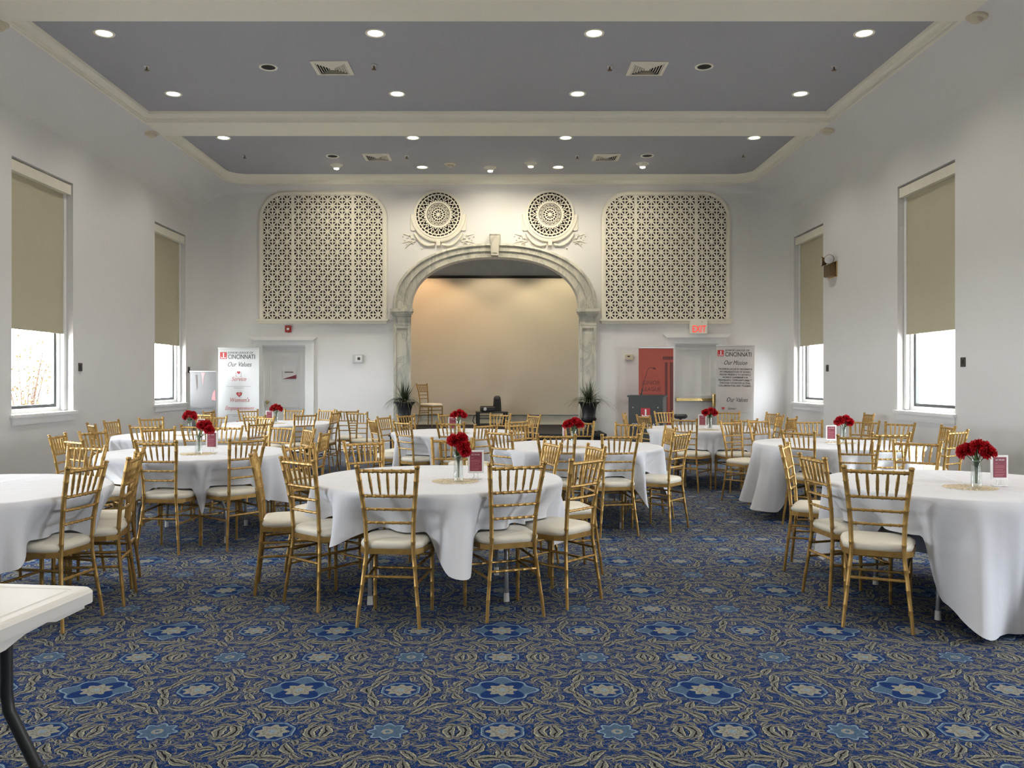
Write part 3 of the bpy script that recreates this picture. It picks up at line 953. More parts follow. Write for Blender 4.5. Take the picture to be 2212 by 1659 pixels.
def downlight(x, y, label, bright=False):
    g = empty('recessed_downlight', (x, y, ZC), 0, label, 'light', 'round recessed ceiling lights')
    link('trim_ring', me_ring, None, g)
    link('lens', me_lensb if bright else me_lens, None, g)
    lo = bpy.data.objects.new('downlight_beam', ld_down); COL.objects.link(lo); lo.parent = g; lo.location = (0, 0, -.03)
cols4 = ((-4.50, 'far left'), (-1.416, 'left of centre'), (1.07, 'right of centre'), (4.14, 'far right'))
rows = ((13.79, 'behind the second beam', 0), (11.67, 'just in front of the second beam', 0), (9.63, 'nearest row in view', 1))
for (y, rn, br) in rows:
    for k, (x, cn) in enumerate(cols4):
        downlight(x, y, 'lit recessed ceiling light, %s, %s' % (cn, rn), bool(br and k in (0, 2, 3)))
for (y, rn) in ((7.5, 'first row above the viewer'), (5.45, 'second row above the viewer'), (3.25, 'third row above the viewer'), (1.2, 'fourth row above the viewer'), (-1.6, 'row behind the viewer')):
    for (x, cn) in cols4:
        downlight(x, y, 'lit recessed ceiling light, %s, %s' % (cn, rn))
for (x, y, lab, eye) in ((-3.0, 15.54, 'leftmost lit eyeball light near the left lattice', 1), (-1.44, 15.70, 'lit recessed light above the left rosette', 0), (-.18, 15.72, 'lit recessed light in front of the keystone', 1),
                         (.56, 15.40, 'brightest eyeball light above the right rosette', 1), (1.08, 15.70, 'lit recessed light just right of the brightest eyeball', 0), (2.6, 15.44, 'lit eyeball light near the right lattice', 1)):
    g = empty('eyeball_light' if eye else 'recessed_downlight', (x, y, ZC), 0, lab, 'light', 'stage end ceiling lights')
    link('trim_ring', me_ring, None, g)
    if eye:
        MB().lathe([(0, -.075), (.045, -.07), (.075, -.045), (.086, -.0), (0, 0)], 18).build('eyeball', M['trim'], g, smooth=True)
        l2 = MB().lathe([(0, -.086), (.045, -.080), (.048, -.066), (0, -.066)], 16).build('lens', M['lensbright'], g, smooth=True)
    else:
        link('lens', me_lens, None, g)
    lo = bpy.data.objects.new('eyeball_beam', ld_eye); COL.objects.link(lo); lo.parent = g; lo.location = (0, 0, -.10)
    lo.rotation_euler = (R(22) if eye else R(8), 0, 0)

for (x, y, lab) in ((-2.92, 10.68, 'dark round ceiling opening left of the nearer left vent'), (2.57, 10.66, 'dark round ceiling opening right of the nearer right vent'),
                    (-2.95, 14.93, 'dark round ceiling opening left of the farther left vent'), (2.59, 14.9, 'dark round ceiling opening right of the farther right vent')):
    g = empty('unlit_can_light', (x, y, ZC), 0, lab, 'light', 'unlit ceiling openings')
    link('trim_ring', me_ring, None, g)
    MB().lathe([(0, -.004), (.088, -.004), (.088, -.001), (0, -.001)], 20).build('dark_opening', M['void'], g)

for (x, y, lab) in ((-2.117, 10.7, 'square ceiling vent, nearer left one'), (1.86, 10.72, 'square ceiling vent, nearer right one'),
                    (-2.17, 14.99, 'square ceiling vent, farther left one'), (1.88, 15.0, 'square ceiling vent, farther right one')):
    g = empty('ceiling_vent', (x, y, ZC), 0, lab, 'vent', 'square ceiling vents')
    MB().box(-.20, .20, -.20, .20, -.004, -.001).build('shade_backing', M['void'], g)  # dark plate stands for the shade inside the vent
    def sq(ro, ri, zo, zi):
        return MB().strip([[(sx * r_, sy * r_, z) for sx, sy in ((-1, -1), (1, -1), (1, 1), (-1, 1))] for r_, z in ((ro, zo), (ri, zi), (ri, zi + .003), (ro, zo + .003))] , closed=True)
    MB().strip([[(sx * r_, sy * r_, z) for sx, sy in ((-1, -1), (1, -1), (1, 1), (-1, 1))] for r_, z in ((.235, -.001), (.235, -.010), (.19, -.016), (.19, -.001))], closed=True).build('frame', M['lattice'], g)
    for k in range(5):
        ro = .186 - k * .031
        sq(ro, ro - .020, -.006, -.024).build('louver', M['lattice'], g)
    MB().box(-.032, .032, -.032, .032, -.020, -.012).build('centre_plate', M['lattice'], g)

for i, (x, y) in enumerate(((-4.44, 10.65), (-1.58, 10.62), (1.38, 10.65), (4.2, 10.65), (-4.48, 14.87), (-1.64, 14.9), (1.36, 14.9), (4.25, 14.8))):
    g = empty('sprinkler_head', (x, y, ZC), 0, 'small ceiling sprinkler head, %s of four in the %s row' % (('leftmost', 'second', 'third', 'rightmost')[i % 4], 'nearer' if i < 4 else 'farther'), 'sprinkler', 'ceiling sprinklers')
    MB().lathe([(0, -.012), (.035, -.010), (.038, 0), (0, 0)], 14).build('escutcheon', M['alu'], g, smooth=True)
    MB().tube([(0, 0, -.01), (0, 0, -.05)], .010, 8).build('stem', M['bronze'], g)
    MB().lathe([(0, -.058), (.028, -.056), (.030, -.050), (0, -.048)], 12).build('deflector', M['bronze'], g, smooth=True)

def detector(x, y, z, lab, tilt=(0, 0)):
    g = empty('smoke_detector', (x, y, z), 0, lab, 'detector', 'round detectors')
    g.rotation_euler = (tilt[0], tilt[1], 0)
    MB().lathe([(0, -.028), (.085, -.024), (.105, -.012), (.108, .01), (0, .01)], 20).build('base', M['beigeplastic'], g, smooth=True)
    MB().lathe([(0, -.062), (.045, -.058), (.062, -.040), (.066, -.026), (0, -.026)], 18).build('sensor_head', M['beigeplastic'], g, smooth=True)
def cove_z(side, x):
    a, c = (XL, CXL) if side < 0 else (XR, CXR)
    w = (x - a) / (c - a)
    t = math.acos(max(-1, min(1, 1 - w)))
    return ZW + (ZS - ZW) * math.sin(t)
detector(-.91, 15.47, ZC, 'small smoke detector on the ceiling near the left rosette')
detector(-5.36, 13.04, cove_z(-1, -5.36) - .012, 'smoke detector on the left cove beside the second beam', (0, R(-9)))
detector(-5.36, 9.05, cove_z(-1, -5.36) - .012, 'smoke detector on the left cove at the edge of view', (0, R(-9)))
detector(4.98, 8.85, cove_z(1, 4.98) - .012, 'smoke detector on the right cove near the first beam', (0, R(9)))
detector(4.98, 12.9, cove_z(1, 4.98) - .012, 'smoke detector on the right cove beside the second beam', (0, R(9)))

# warm lamps hidden high in the stage alcove; middle one added to widen the light
for (x, lab, colr, en) in ((-1.75, 'warm stage spotlight at the left of the alcove ceiling', (1.0, .62, .32), 1.25), (-.15, 'warm added fill spotlight in the middle of the alcove ceiling', (1.0, .78, .50), .8), (1.35, 'warm stage spotlight at the right of the alcove ceiling', (1.0, .82, .52), .95)):
    g = empty('stage_spotlight', (x, YB + .95, 4.6), 0, lab, 'light', 'alcove spotlights')
    MB().tube([(0, 0, 0), (0, 0, -.10)], .012, 8).build('stem', M['black'], g)
    MB().lathe([(.03, .12), (.06, .10), (.07, -.04), (.06, -.05), (0, -.04)], 16, (0, 0, -.16), 'y').build('lamp_head', M['black'], g, smooth=True)
    sd = bpy.data.lights.new('stage_beam', 'SPOT'); sd.energy = LAMP * en; sd.color = colr; sd.spot_size = R(112); sd.spot_blend = .35; sd.shadow_soft_size = .08
    lo = bpy.data.objects.new('stage_beam', sd); COL.objects.link(lo); lo.parent = g; lo.location = (0, .20, -.26); lo.rotation_euler = (R(8), 0, 0)

# ================================================================== TABLES AND CHAIRS
RT, ZT = .83, .745
TABLES = {
 'A': ((-.42, 5.72), 'front centre'), 'B': ((2.95, 5.40), 'front right'), 'C': ((-3.25, 5.12), 'front left'),
 'D': ((-2.78, 7.72), 'second row left'), 'E': ((.78, 8.47), 'second row centre'), 'F': ((3.50, 8.80), 'second row right'),
 'H': ((-3.73, 10.12), 'third row left'), 'J': ((-.53, 10.65), 'third row centre'), 'K': ((2.85, 11.55), 'third row right'), 'I': ((-3.38, 12.9), 'rearmost left')}
CHAIRS = {
 'C': [(-2.63, 4.92, 171), (-2.6, 5.39, -168), (-2.75, 5.82, -165), (-3.16, 6.08, -108)],
 'D': [(-3.7, 7.6, 6), (-3.33, 7.13, 51), (-2.73, 7.04, 84), (-2.3, 7.22, 141), (-1.89, 7.94, 177), (-2.13, 8.36, -150), (-2.42, 8.7, -120), (-2.92, 8.7, -98), (-3.3, 8.45, -45), (-3.65, 8.04, -15)],
 'H': [(-4.32, 9.53, 39), (-3.78, 9.34, 84), (-3.23, 9.37, 81), (-2.95, 9.78, 150), (-3.25, 11.0, -126), (-3.83, 11.12, -87), (-4.27, 10.75, -33), (-4.42, 10.18, -3)],
 'I': [(-4.16, 12.45, 60), (-3.32, 11.92, 75), (-2.94, 12.24, 132), (-2.74, 12.93, 168), (-2.98, 13.67, -123), (-3.45, 13.63, -108), (-3.89, 13.51, -45), (-4.33, 13.29, -9)],
 'A': [(-1.08, 5.42, 48), (-0.61, 5.03, 84), (0.01, 5.19, 111), (0.36, 5.47, 138), (0.47, 6.24, -165), (0.17, 6.58, -162), (-0.44, 6.82, -99), (-0.94, 6.57, -54), (-1.28, 6.24, -27), (-1.41, 5.75, 12)],
 'E': [(0.17, 8.26, 45), (0.57, 7.84, 75), (1.02, 7.8, 102), (1.5, 8.07, 141), (1.51, 8.74, -174), (1.33, 9.38, -123), (0.9, 9.65, -96), (0.39, 9.26, -51), (-0.19, 9.08, 5)],
 'K': [(2.46, 10.84, 54), (2.98, 10.76, 102), (3.61, 11.21, 141), (3.68, 11.91, 177), (3.79, 12.5, -168), (3.37, 12.78, -123), (2.64, 12.88, -66), (2.05, 12.25, -15), (2.2, 11.68, 21)],
 'F': [(3.04, 8.24, 39), (3.22, 7.69, 75), (3.60, 8.06, 90), (4.27, 8.37, 123), (4.52, 9.05, 174), (4.36, 9.52, -144), (4.17, 9.93, -135), (3.72, 9.89, -84), (3.27, 10.08, -60), (2.87, 9.81, -57)],
 'B': [(2.21, 4.96, 66), (3.17, 6.54, -126), (2.38, 6.29, -27), (2.26, 5.47, 6)],
 'J': [(-1.34, 10.54, 24), (-0.96, 10.13, 42), (-0.48, 9.99, 69), (-0.33, 9.51, 135), (0.05, 10.38, 129), (0.25, 11.67, -153), (-0.13, 11.94, -123), (-0.58, 11.97, -51), (-1.11, 11.7, -36), (-1.31, 11.21, -21)]}
# bamboo pole: a tube with raised joints
def bamboo(pts, r0, r1, joints, n=7, ringr=1.22):
    P = [Vector(p) for p in pts]
    seg = [0.0]
    for a, b_ in zip(P, P[1:]): seg.append(seg[-1] + (b_ - a).length)
    T = seg[-1]
    def at(t):
        d = t * T
        for i in range(len(P) - 1):
            if d <= seg[i + 1] + 1e-9:
                return P[i].lerp(P[i + 1], (d - seg[i]) / (seg[i + 1] - seg[i]))
        return P[-1]
    ts = [(s_ / T, 1.0) for s_ in seg]
    w = .0065 / T
    for j in joints:
        ts += [(j - w, 1.0), (j - w * .3, ringr), (j + w * .3, ringr), (j + w, 1.0)]
    ts = sorted(ts)
    out = []
    for t, m_ in ts:
        if out and t - out[-1][0] < 1e-4: continue
        out.append((t, m_))
    return MB().tube([at(t) for t, _ in out], [(r0 + (r1 - r0) * t) * m_ for t, m_ in out], n)
def spread(n, a=.08, b_=.92): return [a + (b_ - a) * i / (n - 1) for i in range(n)]

def make_chair():
    g = empty('chiavari_chair')
    def back(z):      # half spacing and y of the rear posts at height z
        tab = [(0, .180, -.232), (.10, .172, -.222), (.20, .160, -.210), (.32, .148, -.197), (.40, .139, -.190), (.46, .136, -.190), (.60, .140, -.200), (.75, .154, -.222), (.92, .173, -.258)]
        for a, b_ in zip(tab, tab[1:]):
            if z <= b_[0]:
                t = (z - a[0]) / (b_[0] - a[0])
                return a[1] + (b_[1] - a[1]) * t, a[2] + (b_[2] - a[2]) * t
        return tab[-1][1:]
    zs = [0, .10, .20, .32, .40, .46, .60, .75, .91]
    for s in (-1, 1):
        p = bamboo([(s * back(z)[0], back(z)[1], z) for z in zs], .0105, .0145, (.14, .26, .38, .53, .66, .745, .83, .92), 8, 1.14)
        p.lathe([(0, .912), (.0145, .912), (.017, .918), (.0155, .926), (0, .930)], 8, (s * back(.92)[0], back(.92)[1], 0))
        p.build('rear_leg', M['gold'], g, smooth=True)
        bamboo([(s * .178, .172, 0), (s * .178, .170, .42)], .0105, .0135, (.2, .42, .62, .86), 8, 1.14).build('front_leg', M['gold'], g, smooth=True)
    for nm, z, r_ in (('top_rail', .893, .0105), ('back_rail', .748, .0085), ('back_rail', .672, .0078), ('back_rail', .594, .0078)):
        hw, y = back(z)
        bamboo([(-hw, y, z), (0, y - .006, z), (hw, y, z)], r_, r_, spread(6, .10, .90), 7, 1.3).build(nm, M['gold'], g, smooth=True)
    h1, y1 = back(.893); h0, y0 = back(.748)
    for k in range(5):
        t = (k + 1) / 6 * 2 - 1
        a = Vector((t * h1 * .96, y1, .893)); b_ = Vector((t * h0 * .90, y0, .748))
        fr = [(0, .0058), (.12, .0075), (.34, .0092), (.37, .0104), (.40, .0092), (.62, .0088), (.65, .0100), (.68, .0086), (.85, .0068), (1.0, .0035)]
        MB().tube([a.lerp(b_, f) for f, _ in fr], [r_ for _, r_ in fr], 6).build('spindle', M['gold'], g, smooth=True)
    # stretchers
    hb, yb = back(.285)
    bamboo([(-hb, yb, .285), (hb, yb, .285)], .0085, .0085, spread(5, .12, .88), 7, 1.25).build('rear_stretcher', M['gold'], g, smooth=True)
    for z in (.345, .255):
        bamboo([(-.178, .171, z), (.178, .171, z)], .0078, .0078, spread(5, .12, .88), 7, 1.25).build('front_stretcher', M['gold'], g, smooth=True)
    for s in (-1, 1):
        for z in (.335, .245):
            hb, yb = back(z)
            bamboo([(s * hb, yb, z), (s * .178, .171, z + .01)], .0078, .0078, spread(5, .12, .88), 7, 1.25).build('side_stretcher', M['gold'], g, smooth=True)
    # seat frame and cushion
    def outline(k, n=6):
        w0, w1, ya, yb, r_ = .150 * k, .206 * k, -.192 * k, .205 * k, .075
        pts = []
        cs = [(-w0, ya, .03), (w0, ya, .03), (w1, yb - .03, r_), (w1 * .8, yb, r_)]
        base = [(-w0, ya), (w0, ya), (w1 * .97, yb * .10), (w1, yb * .45), (w1 * .93, yb * .80), (w1 * .70, yb * .97), (0, yb), (-w1 * .70, yb * .97), (-w1 * .93, yb * .80), (-w1, yb * .45), (-w1 * .97, yb * .10)]
        m_ = len(base)
        for i in range(m_):      # Catmull-Rom through the base points
            p0, p1, p2, p3 = base[i - 1], base[i], base[(i + 1) % m_], base[(i + 2) % m_]
            for q in range(3):
                t = q / 3
                if i == 0:
                    pts.append((p1[0] + (p2[0] - p1[0]) * t, p1[1] + (p2[1] - p1[1]) * t)); continue
                pts.append(tuple(.5 * ((2 * p1[c]) + (-p0[c] + p2[c]) * t + (2 * p0[c] - 5 * p1[c] + 4 * p2[c] - p3[c]) * t * t + (-p0[c] + 3 * p1[c] - 3 * p2[c] + p3[c]) * t ** 3) for c in (0, 1)))
        return pts
    o1 = outline(1.0)
    fr = MB().prism_z(o1, .412, .442)
    fr.build('seat_frame', M['gold'], g)
    cu = MB(); rows_ = []
    for k, z in ((.95, .442), (.985, .455), (.985, .468), (.95, .480), (.86, .490), (.68, .496), (.40, .500), (.12, .501)):
        rows_.append([(x, y, z) for x, y in outline(k)])
    cu.strip(rows_, closed=True)
    nn = len(o1)
    cu.f.append(tuple(range(len(cu.v) - nn, len(cu.v))))
    cu.build('cushion', M['cushion'], g, smooth='all')
    return g
proto = make_chair()
used = [False]
def place_chair(x, y, phi, label, group, z=0.0):
    if not used[0]:
        o = proto; used[0] = True
    else:
        o = copy_tree(proto)
    o.location = (x, y, z); o.rotation_euler = (0, 0, phi - PI / 2)
    return tag(o, label, 'chair', group)
HOURS = {0: 'at the far side', 1: 'at the far side right of middle', 2: 'at the far right', 3: 'at the right side', 4: 'at the near right', 5: 'at the near side right of middle',
         6: 'at the near side', 7: 'at the near side left of middle', 8: 'at the near left', 9: 'at the left side', 10: 'at the far left', 11: 'at the far side left of middle'}
for key, lst in CHAIRS.items():
    (tx, ty), tn = TABLES[key]
    hrs = [((90 - math.degrees(math.atan2(c[1] - ty, c[0] - tx))) / 30) % 12 for c in lst]
    got = {}
    for i in sorted(range(len(lst)), key=lambda i: abs(hrs[i] - round(hrs[i]))):
        h = round(hrs[i]) % 12
        if h in got:
            a, b_ = (math.ceil(hrs[i]) % 12, math.floor(hrs[i]) % 12)
            h = a if a not in got else (b_ if b_ not in got else next((h + q) % 12 for q in (1, -1, 2, -2, 3, -3) if (h + q) % 12 not in got))
        got[h] = i
    for h, i in got.items():
        x, y, a = lst[i]
        place_chair(x, y, R(a), 'gold chair %s of the %s table' % (HOURS[h], tn), 'gold chairs around the round tables')
place_chair(5.10, 12.3, R(178), 'spare gold chair against the right wall between the windows', 'spare gold chairs')
place_chair(-2.10, 13.07, R(75), 'spare gold chair on the floor left of the stage, nearer one', 'spare gold chairs')
place_chair(-2.45, 13.80, R(92), 'spare gold chair on the floor left of the stage, farther one', 'spare gold chairs')
place_chair(-1.50, 18.42, R(-35), 'gold chair standing on the stage behind the left plant', 'spare gold chairs', SZ)

# round folding tables
def make_table():
    g = empty('round_folding_table')
    MB().lathe([(0, ZT - .045), (RT - .02, ZT - .045), (RT - .005, ZT - .035), (RT - .005, ZT - .012), (RT - .02, ZT - .003), (0, ZT - .003)], 48).build('tabletop', M['plastic'], g, smooth=True)
    for s in (-1, 1):
        for t in (-1, 1):
            MB().tube([(t * .22, s * .40, ZT - .05), (t * .22, s * .40, .52), (t * .30, s * .42, .42), (t * .36, s * .43, .30), (t * .37, s * .43, .05)], .0145, 10).build('leg', M['tubegrey'], g, smooth=True)
            MB().tube([(t * .37, s * .43, .055), (t * .37, s * .43, .0)], [.0165, .019], 10).build('foot_cap', M['plastic'], g, smooth=True)
        MB().tube([(-.22, s * .40, .56), (.22, s * .40, .56)], .012, 8).build('cross_bar', M['tubegrey'], g, smooth=True)
    return g
tproto = make_table(); tused = [False]
def smooth01(t): t = max(0, min(1, t)); return t * t * (3 - 2 * t)
def cloth(key, h0, h1, th0, seed, long_dir=None, long_amt=0.0):
    (tx, ty), tn = TABLES[key]
    rr = random.Random(seed)
    NA, NS = 320, 14
    blocks = []
    for (x, y, a) in CHAIRS.get(key, []):
        d = math.hypot(x - tx, y - ty)
        if d < .93: blocks.append((math.atan2(y - ty, x - tx), d))
    freqs = [(rr.choice((8, 11, 13, 15, 18, 21)), rr.uniform(0, 2 * PI), rr.uniform(.5, 1)) for _ in range(6)]
    Z0 = ZT + .004
    hang = []; blk = []; inw = []
    for k in range(NA):
        th = 2 * PI * k / NA
        lobe = abs(math.cos(2 * (th - th0))) ** 1.6
        h = h0 + h1 * (lobe * 1.25 - .25) + .018 * math.sin(5 * th + seed) + .012 * math.sin(11 * th + 2 * seed)
        if long_dir is not None:
            h += long_amt * smooth01(1 - abs((th - long_dir + PI) % (2 * PI) - PI) / 1.5)
        h = min(h, ZT - .03)
        b_ = 0.0; ii = 0.0
        for (a, d) in blocks:
            da = abs((th - a + PI) % (2 * PI) - PI)
            half = math.asin(.215 / .84)
            w = 1 - smooth01((da - half + .03) / .19)
            if w > b_: b_ = w; ii = d
        hang.append(h); blk.append(b_); inw.append(ii)
    loops = []
    for (r_, z) in ((.0, Z0), (.2, Z0), (.42, Z0 + .0008), (.62, Z0), (RT - .05, Z0), (RT - .012, Z0)):
        loops.append([(max(r_, .004) * math.cos(2 * PI * k / NA), max(r_, .004) * math.sin(2 * PI * k / NA), z + .0012 * math.sin(k * .37 + r_ * 30)) for k in range(NA)])
    for (r_, z) in ((RT - .003, Z0 - .0006), (RT + .004, Z0 - .006)):
        loops.append([(r_ * math.cos(2 * PI * k / NA), r_ * math.sin(2 * PI * k / NA), z) for k in range(NA)])
    for q in range(1, NS + 1):
        s_ = q / NS
        row = []
        for k in range(NA):
            th = 2 * PI * k / NA
            f = sum(am * math.sin(n_ * th + ph + .6 * s_) for n_, ph, am in freqs) / 2.2
            lobe = abs(math.cos(2 * (th - th0))) ** 3
            amp = (.006 + .19 * hang[k] * s_ + .012 * lobe * s_)
            h = hang[k]
            # free hanging
            rf = RT + .012 + .03 * s_ + amp * math.copysign(abs(f) ** .8, f) * s_ ** .45 + .035 * lobe * s_ + .016 * math.sin(27 * th + 1.4 * math.sin(5 * th + seed)) * s_ ** .6 + .007 * math.sin(43 * th + 2 * math.sin(7 * th)) * s_
            zf = Z0 - .010 - h * s_
            # resting on a chair seat: slants inward and ends on the cushion
            ri = RT + .012 - (.15 + .05 * math.sin(9 * th + seed)) * smooth01(s_ * 1.1) + .024 * f * s_
            zi = Z0 - .010 - min(h, .245) * s_
            zi = max(zi, .510)
            b_ = blk[k]
            row.append(((rf * (1 - b_) + ri * b_) * math.cos(th), (rf * (1 - b_) + ri * b_) * math.sin(th), zf * (1 - b_) + zi * b_))
        loops.append(row)
    o = MB().strip(loops, closed=True).build('tablecloth', M['linen'], None, smooth='all')
    o.location = (tx, ty, 0)
    tag(o, 'white cloth draped over the %s round table' % tn, 'tablecloth', 'white round tablecloths')
    tb = tproto if not tused[0] else copy_tree(tproto)
    tused[0] = True
    tb.location = (tx, ty, 0); tb.rotation_euler = (0, 0, rr.uniform(-.15, .15) + (PI / 2 if key in 'AE' else 0))
    tag(tb, 'round folding table with grey legs under the %s cloth' % tn, 'table', 'round folding tables')
cloth('A', .32, .13, R(-80), 1)
cloth('B', .50, .12, R(-95), 2, R(-80), .18)
cloth('C', .30, .10, R(-60), 3)
cloth('D', .42, .16, R(-68), 4)
cloth('E', .52, .12, R(-30), 5)
cloth('F', .46, .10, R(200), 6, R(200), .10)
cloth('H', .46, .12, R(190), 7)
cloth('J', .48, .12, R(-130), 8)
cloth('K', .46, .14, R(-85), 9)
cloth('I', .40, .12, R(-60), 10)

# ------------------------------------------------------------------ centrepieces
ZTC = ZT + .006
rf = random.Random(3)
def bloom_mesh():
    mb = MB()
    for k in range(78):
        # petals pointing out of a ball
        z = 1 - 1.55 * (k + .5) / 78
        a = k * 2.39996
        rr_ = math.sqrt(max(0, 1 - z * z))
        d = Vector((rr_ * math.cos(a), rr_ * math.sin(a), z))
        t = d.orthogonal().normalized(); t.rotate(Matrix.Rotation(rf.uniform(0, PI), 3, d))
        b_ = d.cross(t)
        L = .036 * rf.uniform(.85, 1.12); w = .014 * rf.uniform(.8, 1.2)
        c = Vector((0, 0, 0))
        pts = []
        for i, (f, ww) in enumerate(((.25, .4), (.7, 1.0), (1.0, 1.25))):
            for j in (-1, -.33, .33, 1):
                ruff = .006 * math.sin(j * 5 + k) * (i / 2)
                pts.append(c + d * (L * f + (rf.uniform(-.004, .004) if i == 2 else 0)) + t * (w * ww * j) + b_ * (ruff + .004 * (j * j)))
        mb.add(pts, [(i * 4 + j, i * 4 + j + 1, i * 4 + 5 + j, i * 4 + 4 + j) for i in range(2) for j in range(3)])
    me = mb.mesh('bloom', 'all', fix=False); me.materials.append(M['redflower']); return me
BLOOM = bloom_mesh()
def lathe_mesh(name, prof, m_, n=20):
    me = MB().lathe(prof, n).mesh(name, True); me.materials.append(m_); return me
VASE = MB().lathe([(.0, 0), (.030, 0), (.032, .006), (.029, .15), (.031, .165), (.0285, .165), (.0265, .15), (.026, .022), (0, .022)], 20).mesh('vase_glass', True); VASE.materials.append(M['vase'])
def mat_mesh():
    mb = MB()
    for r_, am, n in ((.035, .010, 9), (.07, .013, 14), (.105, .014, 20), (.140, .014, 26)):
        pts = []
        m_ = n * 6
        for i in range(m_ + 1):
            t = 2 * PI * i / m_
            q = r_ + am * math.sin(n * t)
            pts.append((q * math.cos(t), q * math.sin(t), .0016 + .0008 * math.sin(n * t * 2)))
        mb.tube(pts, .0017, 4, cap=False)
    for k in range(16):
        a = 2 * PI * k / 16
        mb.tube([(.03 * math.cos(a), .03 * math.sin(a), .002), (.15 * math.cos(a), .15 * math.sin(a), .002)], .0014, 4)
    me = mb.mesh('lace_mat', True); me.materials.append(M['lace']); return me
LACE = mat_mesh()
SIGN = {}
def signs():
    SIGN['frame'] = MB().box(-.052, .052, -.006, .006, .038, .190).mesh('card_frame'); SIGN['frame'].materials.append(M['white'])
    SIGN['card'] = MB().box(-.040, .040, -.0085, -.006, .052, .178).mesh('maroon_card'); SIGN['card'].materials.append(M['maroon'])
    mb = MB()
    mb.box(-.045, .045, -.020, .020, 0, .006)
    mb.tube([(-.020, 0, .005), (-.010, 0, .020), (-.016, 0, .040)], .004, 6); mb.tube([(.020, 0, .005), (.010, 0, .020), (.016, 0, .040)], .004, 6)
    SIGN['stand'] = mb.mesh('stand', True); SIGN['stand'].materials.append(M['white'])
    mb = MB()
    for z, w in ((.138, .018), (.122, .058), (.112, .060), (.098, .052), (.084, .062), (.070, .056), (.061, .05)):
        mb.box(-.032, -.032 + w, -.0092, -.0085, z, z + .0028)
    SIGN['lines'] = mb.mesh('print_lines'); SIGN['lines'].materials.append(M['printpink'])
signs()
tt = text('card_title', 'JLC VALUES', .0105, M['printwhite'], None, (0, 0, 0), ext=.0004)
SIGN['title'] = tt.data
bpy.data.objects.remove(tt)
CENTRES = {'A': ((-.268, 5.46), (-.160, 5.63), 0), 'B': ((2.89, 5.14), (3.10, 5.26), 0), 'D': ((-2.66, 7.48), (-2.605, 7.66), R(-6)), 'E': ((.717, 8.24), (.63, 8.40), R(80)),
           'F': ((3.57, 8.80), (3.40, 8.70), 0), 'H': ((-3.68, 10.05), (-3.58, 10.15), R(-20)), 'J': ((-.51, 10.42), (-.59, 10.55), R(5)), 'K': ((2.75, 11.1), (2.71, 11.35), 0), 'I': ((-3.36, 12.72), (-3.47, 12.75), 0)}
for key, (vp, sp, sr) in CENTRES.items():
    tn = TABLES[key][1]
    rb = random.Random(ord(key))
    o = link('lace_mat', LACE); o.location = (vp[0] - .02, vp[1] + .03, ZTC)
    tag(o, 'round gold lace mat on the %s table' % tn, 'mat', 'gold lace mats')
    o = link('glass_vase', VASE); o.location = (vp[0], vp[1], ZTC + .005)
    tag(o, 'clear glass cylinder vase on the %s table' % tn, 'vase', 'glass vases')
    g = empty('carnation_bouquet', (vp[0], vp[1], ZTC + .03), rb.uniform(-.4, .4), 'red carnations standing in the vase of the %s table' % tn, 'flowers', 'red carnation bouquets')
    wide = key != 'A'
    spots = [(-.042, 0, .205), (.040, .012, .212), (.004, -.03, .225), (.0, .04, .20), (.066, -.01, .185), (-.066, .01, .187)] if wide else [(-.03, 0, .235), (.018, .0, .245), (.035, -.02, .20), (.0, .02, .225), (.046, -.01, .165)]
    if key == 'D': spots = [(p[0] + .05, p[1], p[2] - .01) for p in [(-.03, 0, .235), (.018, 0, .240), (.035, -.02, .20), (.0, .02, .215), (.046, -.01, .19)]]
    for k, p in enumerate(spots):
        b_ = link('bloom', BLOOM, None, g); b_.location = p; b_.rotation_euler = (rb.uniform(-.5, .5), rb.uniform(-.5, .5) + p[0] * 6, rb.uniform(0, 6))
        s_ = rb.uniform(1.0, 1.2); b_.scale = (s_, s_, s_)
        MB().tube([(p[0] * .05, p[1] * .05, .0), (p[0] * .12, p[1] * .12, .12), (p[0] * .6, p[1] * .6, p[2] - .03), (p[0], p[1], p[2])], .0028, 5).build('stem', M['leaf'], g, smooth=True)
    for k in range(3):
        a = rb.uniform(0, 2 * PI)
        base = Vector((0, 0, .07)); tip = Vector((.03 * math.cos(a), .03 * math.sin(a), .19)); sd = Vector((-math.sin(a), math.cos(a), 0)) * .011
        mid = base.lerp(tip, .5) + Vector((0, 0, .01)); th_ = Vector((math.cos(a), math.sin(a), 0)) * .002
        MB().add([base, mid - sd, tip, mid + sd, base + th_, mid - sd + th_, tip + th_, mid + sd + th_], [(0, 1, 2, 3), (7, 6, 5, 4), (0, 4, 5, 1), (1, 5, 6, 2), (2, 6, 7, 3), (3, 7, 4, 0)]).build('leaf', M['leaf'], g)
    g = empty('table_sign', (sp[0], sp[1], ZTC), sr, 'maroon card in a white stand frame on the %s table' % tn, 'sign', 'table card stands')
    link('stand', SIGN['stand'], None, g); link('card_frame', SIGN['frame'], None, g)
    c = link('maroon_card', SIGN['card'], None, g)
    link('print_lines', SIGN['lines'], None, c)
    t = link('card_title', SIGN['title'], None, c); t.location = (0, -.0088, .158); t.rotation_euler = (R(90), 0, 0)

